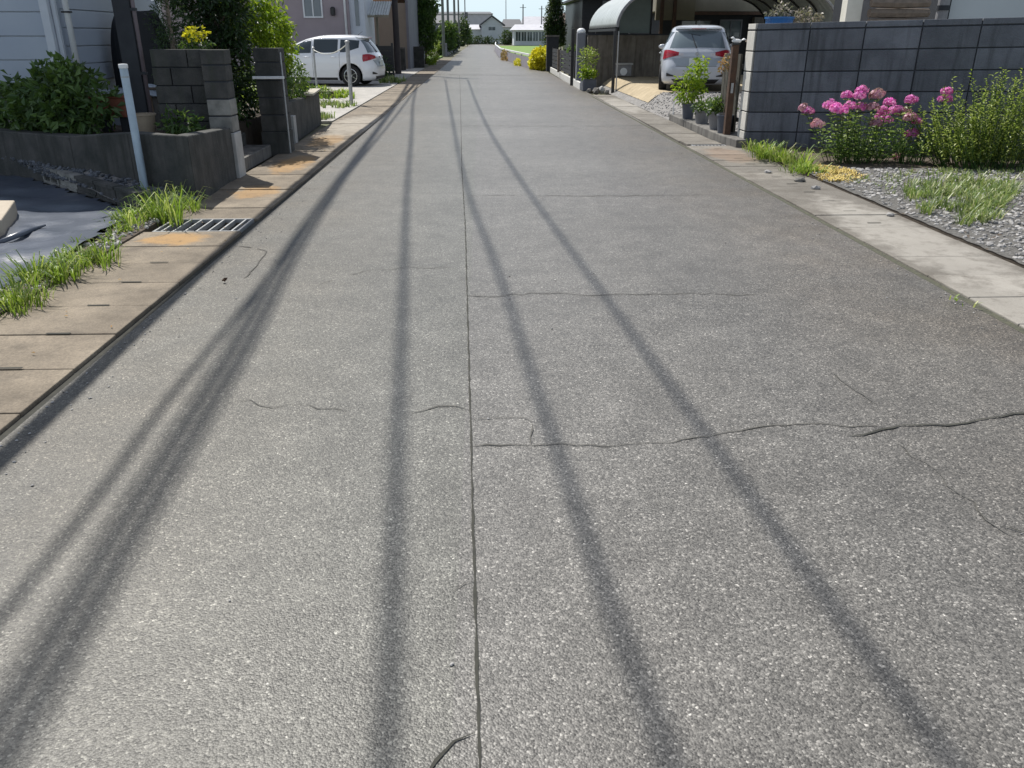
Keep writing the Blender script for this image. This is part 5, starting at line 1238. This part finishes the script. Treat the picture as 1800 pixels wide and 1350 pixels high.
# ================================================================== FAR END OF THE ROAD
fd = MB(); fd.prism([(2.6, 44), (1.62, 65), (1.72, 93), (2.4, 140), (60, 140), (60, 44)], -.04, .02); struct(fd.build('rice_field', m_field))
t = thing('canal_parapet', 'low grey parapet with a white rail curving along the right side of the far road', 'parapet', (2.7, 60, 0))
pw = [(2.36, 42.6), (1.92, 52), (1.39, 65), (1.49, 93), (2.15, 130)]
for nm_, w_, z0_, z1_, mt in (('wall', .12, -.02, .52, M('mauve_concrete', (.30, .29, .33), (.24, .23, .27), 2, .85)), ('rail', .10, .60, .68, m_white)):
    b = MB()
    for i in range(4): (xa, ya), (xb, yb) = pw[i], pw[i+1]; b.prism([(xa, ya), (xa+w_, ya), (xb+w_, yb), (xb, yb)], z0_, z1_)
    b.build(nm_, mt, t)
b = MB()
for k in range(22): u = k/21; y = 43+u*85; q = [i for i in range(4) if pw[i][1] <= y <= pw[i+1][1]][0]; x = pw[q][0]+(pw[q+1][0]-pw[q][0])*(y-pw[q][1])/(pw[q+1][1]-pw[q][1]); b.box(x+.01, x+.07, y, y+.08, .5, .62)
b.build('rail_posts', m_galv, t)
cb = cloud([((2.78, 42.0, .42), (.36, .7, .46), 3200), ((3.2, 43.0, .5), (.4, .8, .45), 1400)], .12, .8)
t = thing('yellow_flowers', 'mass of bright yellow flowers at the roadside by the black pillar', 'flowers', (2.85, 42.2, 0)); cb.build('petals', l_yel, t, fix=False)
cloud([((2.85, 42.2, .3), (.35, .7, .32), 500)], .10, .4).build('leaves', l_lime, t, fix=False)
cb = cloud([((2.02, 47.6, .16), (.16, .9, .14), 300)], .10, .6); t = thing('yellow_flowers', 'small yellow flower patch on the road edge by the parapet', 'flowers', (2.02, 47.6, 0)); cb.build('petals', l_yel, t, fix=False)
cb = cloud([((1.62, 58, .22), (.22, 2.0, .3), 420)], .16, .5); t = thing('dry_weeds', 'brown dry weeds at the foot of the parapet', 'weeds', (1.62, 58, 0)); cb.build('leaves', l_brown, t, fix=False)
def farhouse(name, label, x0, x1, y, zw, zr, wall, roof, wins=(), ridge='x', dep=8, group=None, over=.5, wz=None):
    t = thing(name, label, 'building', ((x0+x1)/2, y, 0), group)
    b = MB(); b.box(x0, x1, y, y+dep, 0, zw); b.build('wall', wall, t)
    b = MB()
    if ridge == 'y':   # gable towards the camera
        xm = (x0+x1)/2; b.add([(x0, y, zw+.01), (x1, y, zw+.01), (xm, y, zr-.15), (x0, y+dep, zw+.01), (x1, y+dep, zw+.01), (xm, y+dep, zr-.15)], [(0, 1, 2), (3, 5, 4), (0, 3, 4, 1), (0, 2, 5, 3), (1, 4, 5, 2)]); b.build('gable', wall, t)
        b = MB(); e = .22
        b.add([(x0-over, y-.4, zw-.25), (xm, y-.4, zr), (xm, y+dep, zr), (x0-over, y+dep, zw-.25), (x0-over, y-.4, zw-.25+e), (xm, y-.4, zr+e), (xm, y+dep, zr+e), (x0-over, y+dep, zw-.25+e)], [(0, 1, 2, 3), (7, 6, 5, 4), (0, 4, 5, 1), (3, 2, 6, 7), (0, 3, 7, 4)])
        b.add([(x1+over, y-.4, zw-.25), (xm, y-.4, zr), (xm, y+dep, zr), (x1+over, y+dep, zw-.25), (x1+over, y-.4, zw-.25+e), (xm, y-.4, zr+e), (xm, y+dep, zr+e), (x1+over, y+dep, zw-.25+e)], [(3, 2, 1, 0), (4, 5, 6, 7), (1, 5, 4, 0), (7, 6, 2, 3), (4, 7, 3, 0)])
        b.build('roof', roof, t)
    else:
        ym = y+dep/2; b.add([(x0-over, y-over, zw), (x1+over, y-over, zw), (x1+over, y+dep+over, zw), (x0-over, y+dep+over, zw), (x0+.3, ym, zr), (x1-.3, ym, zr)], [(3, 2, 1, 0), (0, 1, 5, 4), (2, 3, 4, 5), (1, 2, 5), (3, 0, 4)]); b.build('roof', roof, t)
    for (a, b_, c, d) in wins: window(t, a, b_, y, c, d, m_farwall, 1, m_glass, .08)
    return t
farhouse('factory', 'long white factory with a dark flat roof line beyond the end of the road', -14, 3.2, 258, 7.4, 8.3, m_roofpale, m_roof, dep=30)
farhouse('gable_house', 'white gabled house closing the view at the end of the road', .2, 4.3, 172, 3.5, 5.0, m_farwall, m_roof, [(1.55, 2.85, 2.5, 3.1)], ridge='y', dep=9)
farhouse('low_wing', 'low pale building with a white roof left of the gabled house', -2.4, .1, 176, 2.7, 3.6, m_farwall, m_roofpale)
farhouse('long_shed', 'long low building with a row of dark windows beyond the rice field', 5.6, 11.8, 148, 2.4, 3.3, m_farwall, m_roofpale, [(5.9+k*.98, 6.7+k*.98, .7, 2.1) for k in range(6)])
farhouse('distant_house', 'dark roofed house between the gabled house and the long building', 5.2, 9.8, 210, 3.4, 5.2, m_farwall, m_roof)
farhouse('distant_house', 'pale roofed house far behind the long building', 11, 19, 230, 4.2, 6.2, m_roofpale, m_roofpale)
farhouse('distant_house', 'small house with a brown roof behind the conifer', 6.0, 9.5, 64, 2.2, 3.1, m_beige, m_rust)
farhouse('distant_house', 'low grey house at the far left behind the poles', -12, -4.2, 190, 4.0, 5.6, m_greywall, m_roof)
tree('far_hedge', 'dark hedge across the end of the road', 'hedge', -1.2, 169, 0, [(0, 0, .6, (2.6, .8, .75), 900), (3.0, 0, .5, (1.4, .8, .6), 400)], .35, l_dark, (.06, .4))
tree('far_tree', 'dark trees right of the gabled house', 'trees', 5.0, 160, 0, [(0, 0, 1.1, (1.5, 1, 1.1), 800), (1.8, 0, .9, (1.2, 1, .9), 500)], .4, l_dark, (.1, .8))
tree('far_tree', 'round grey green tree beside the low wing', 'tree', -2.6, 165, 0, [(0, 0, 1.5, (.9, .9, 1.3), 700)], .4, l_mid, (.1, .8))
tree('far_tree', 'green trees at the right end of the rice field', 'trees', 9.6, 100, 0, [(0, 0, .7, (2.0, 1, .8), 700)], .3, l_mid, (.1, .5))
t = thing('mast', 'thin pale mast standing far behind the houses', 'mast', (6.9, 240, 0)); b = MB(); b.lathe([(.16, 0), (.08, 16)], (6.9, 240, 0), 8); b.build('mast', m_farwall, t)
for k, (x, y) in enumerate(((9.6, 200), (14.5, 210))):
    t = thing('utility_pole', ['distant pole rising behind the long building', 'distant pole right of the one behind the long building'][k], 'utility pole', (x, y, 0), 'distant poles'); b = MB(); b.lathe([(.16, 0), (.12, 8)], (x, y, 0), 8); b.build('pole', m_polec, t)
    b = MB(); b.box(x-.7, x+.7, y-.05, y+.05, 7.3, 7.4); b.build('cross_arm', m_polec, t)
# tree line on the horizon
cb = MB()
for k in range(60):
    x = -170+k*5.8+U(-2, 2); c = cloud([((x, 330+U(-10, 10), 2.0), (4.5, 3, U(2.0, 4.2)), 90)], 1.5, .6); cb.add(c.v, c.f)
stuff(cb.build('far_woods', l_dark, fix=False), 'dark line of distant trees along the horizon', 'woods')

# ================================================================== LIGHT, SKY, CAMERA
w = bpy.data.worlds.new('World'); SC.world = w; w.use_nodes = True; nt = w.node_tree
sky = nt.nodes.new('ShaderNodeTexSky'); sky.sky_type = 'NISHITA'; sky.sun_disc = False
sky.sun_elevation = EL; sky.sun_rotation = -AZ; sky.air_density = 1.0; sky.dust_density = .35; sky.ozone_density = 2.0
hs = nt.nodes.new('ShaderNodeHueSaturation'); hs.inputs['Saturation'].default_value = .50; nt.links.new(sky.outputs[0], hs.inputs['Color'])
tc = nt.nodes.new('ShaderNodeTexCoord'); sz = nt.nodes.new('ShaderNodeSeparateXYZ'); nt.links.new(tc.outputs['Generated'], sz.inputs[0])
mr = nt.nodes.new('ShaderNodeMapRange'); mr.inputs[1].default_value = .0; mr.inputs[2].default_value = .22; mr.inputs[3].default_value = .9; mr.inputs[4].default_value = 0; nt.links.new(sz.outputs[2], mr.inputs[0])
nt.links.new(mix(nt, mr.outputs[0], hs.outputs[0], (4.6, 5.9, 6.7)), nt.nodes['Background'].inputs[0]); nt.nodes['Background'].inputs[1].default_value = .115
sl_ = bpy.data.lights.new('sun', 'SUN'); sl_.energy = 4.6; sl_.angle = math.radians(.53); sl_.color = (1, .955, .88)
so = bpy.data.objects.new('sun', sl_); COL.objects.link(so)
sdir = Vector((-math.sin(AZ)*math.cos(EL), math.cos(AZ)*math.cos(EL), math.sin(EL)))
so.rotation_euler = sdir.to_track_quat('Z', 'Y').to_euler(); so.location = (0, 0, 20)
cam = bpy.data.cameras.new('camera'); co = bpy.data.objects.new('camera', cam); COL.objects.link(co); SC.camera = co
cam.sensor_width = 36; cam.lens = 36*F/1800; cam.clip_end = 2000; cam.clip_start = .05
co.location = (0, 0, HC)
Mx = Matrix((RT, UP, -FW)).transposed(); co.rotation_euler = Mx.to_euler()
vs_ = SC.view_settings; vs_.view_transform = 'Standard'; vs_.look = 'None'; vs_.exposure = .36; vs_.gamma = 1.0
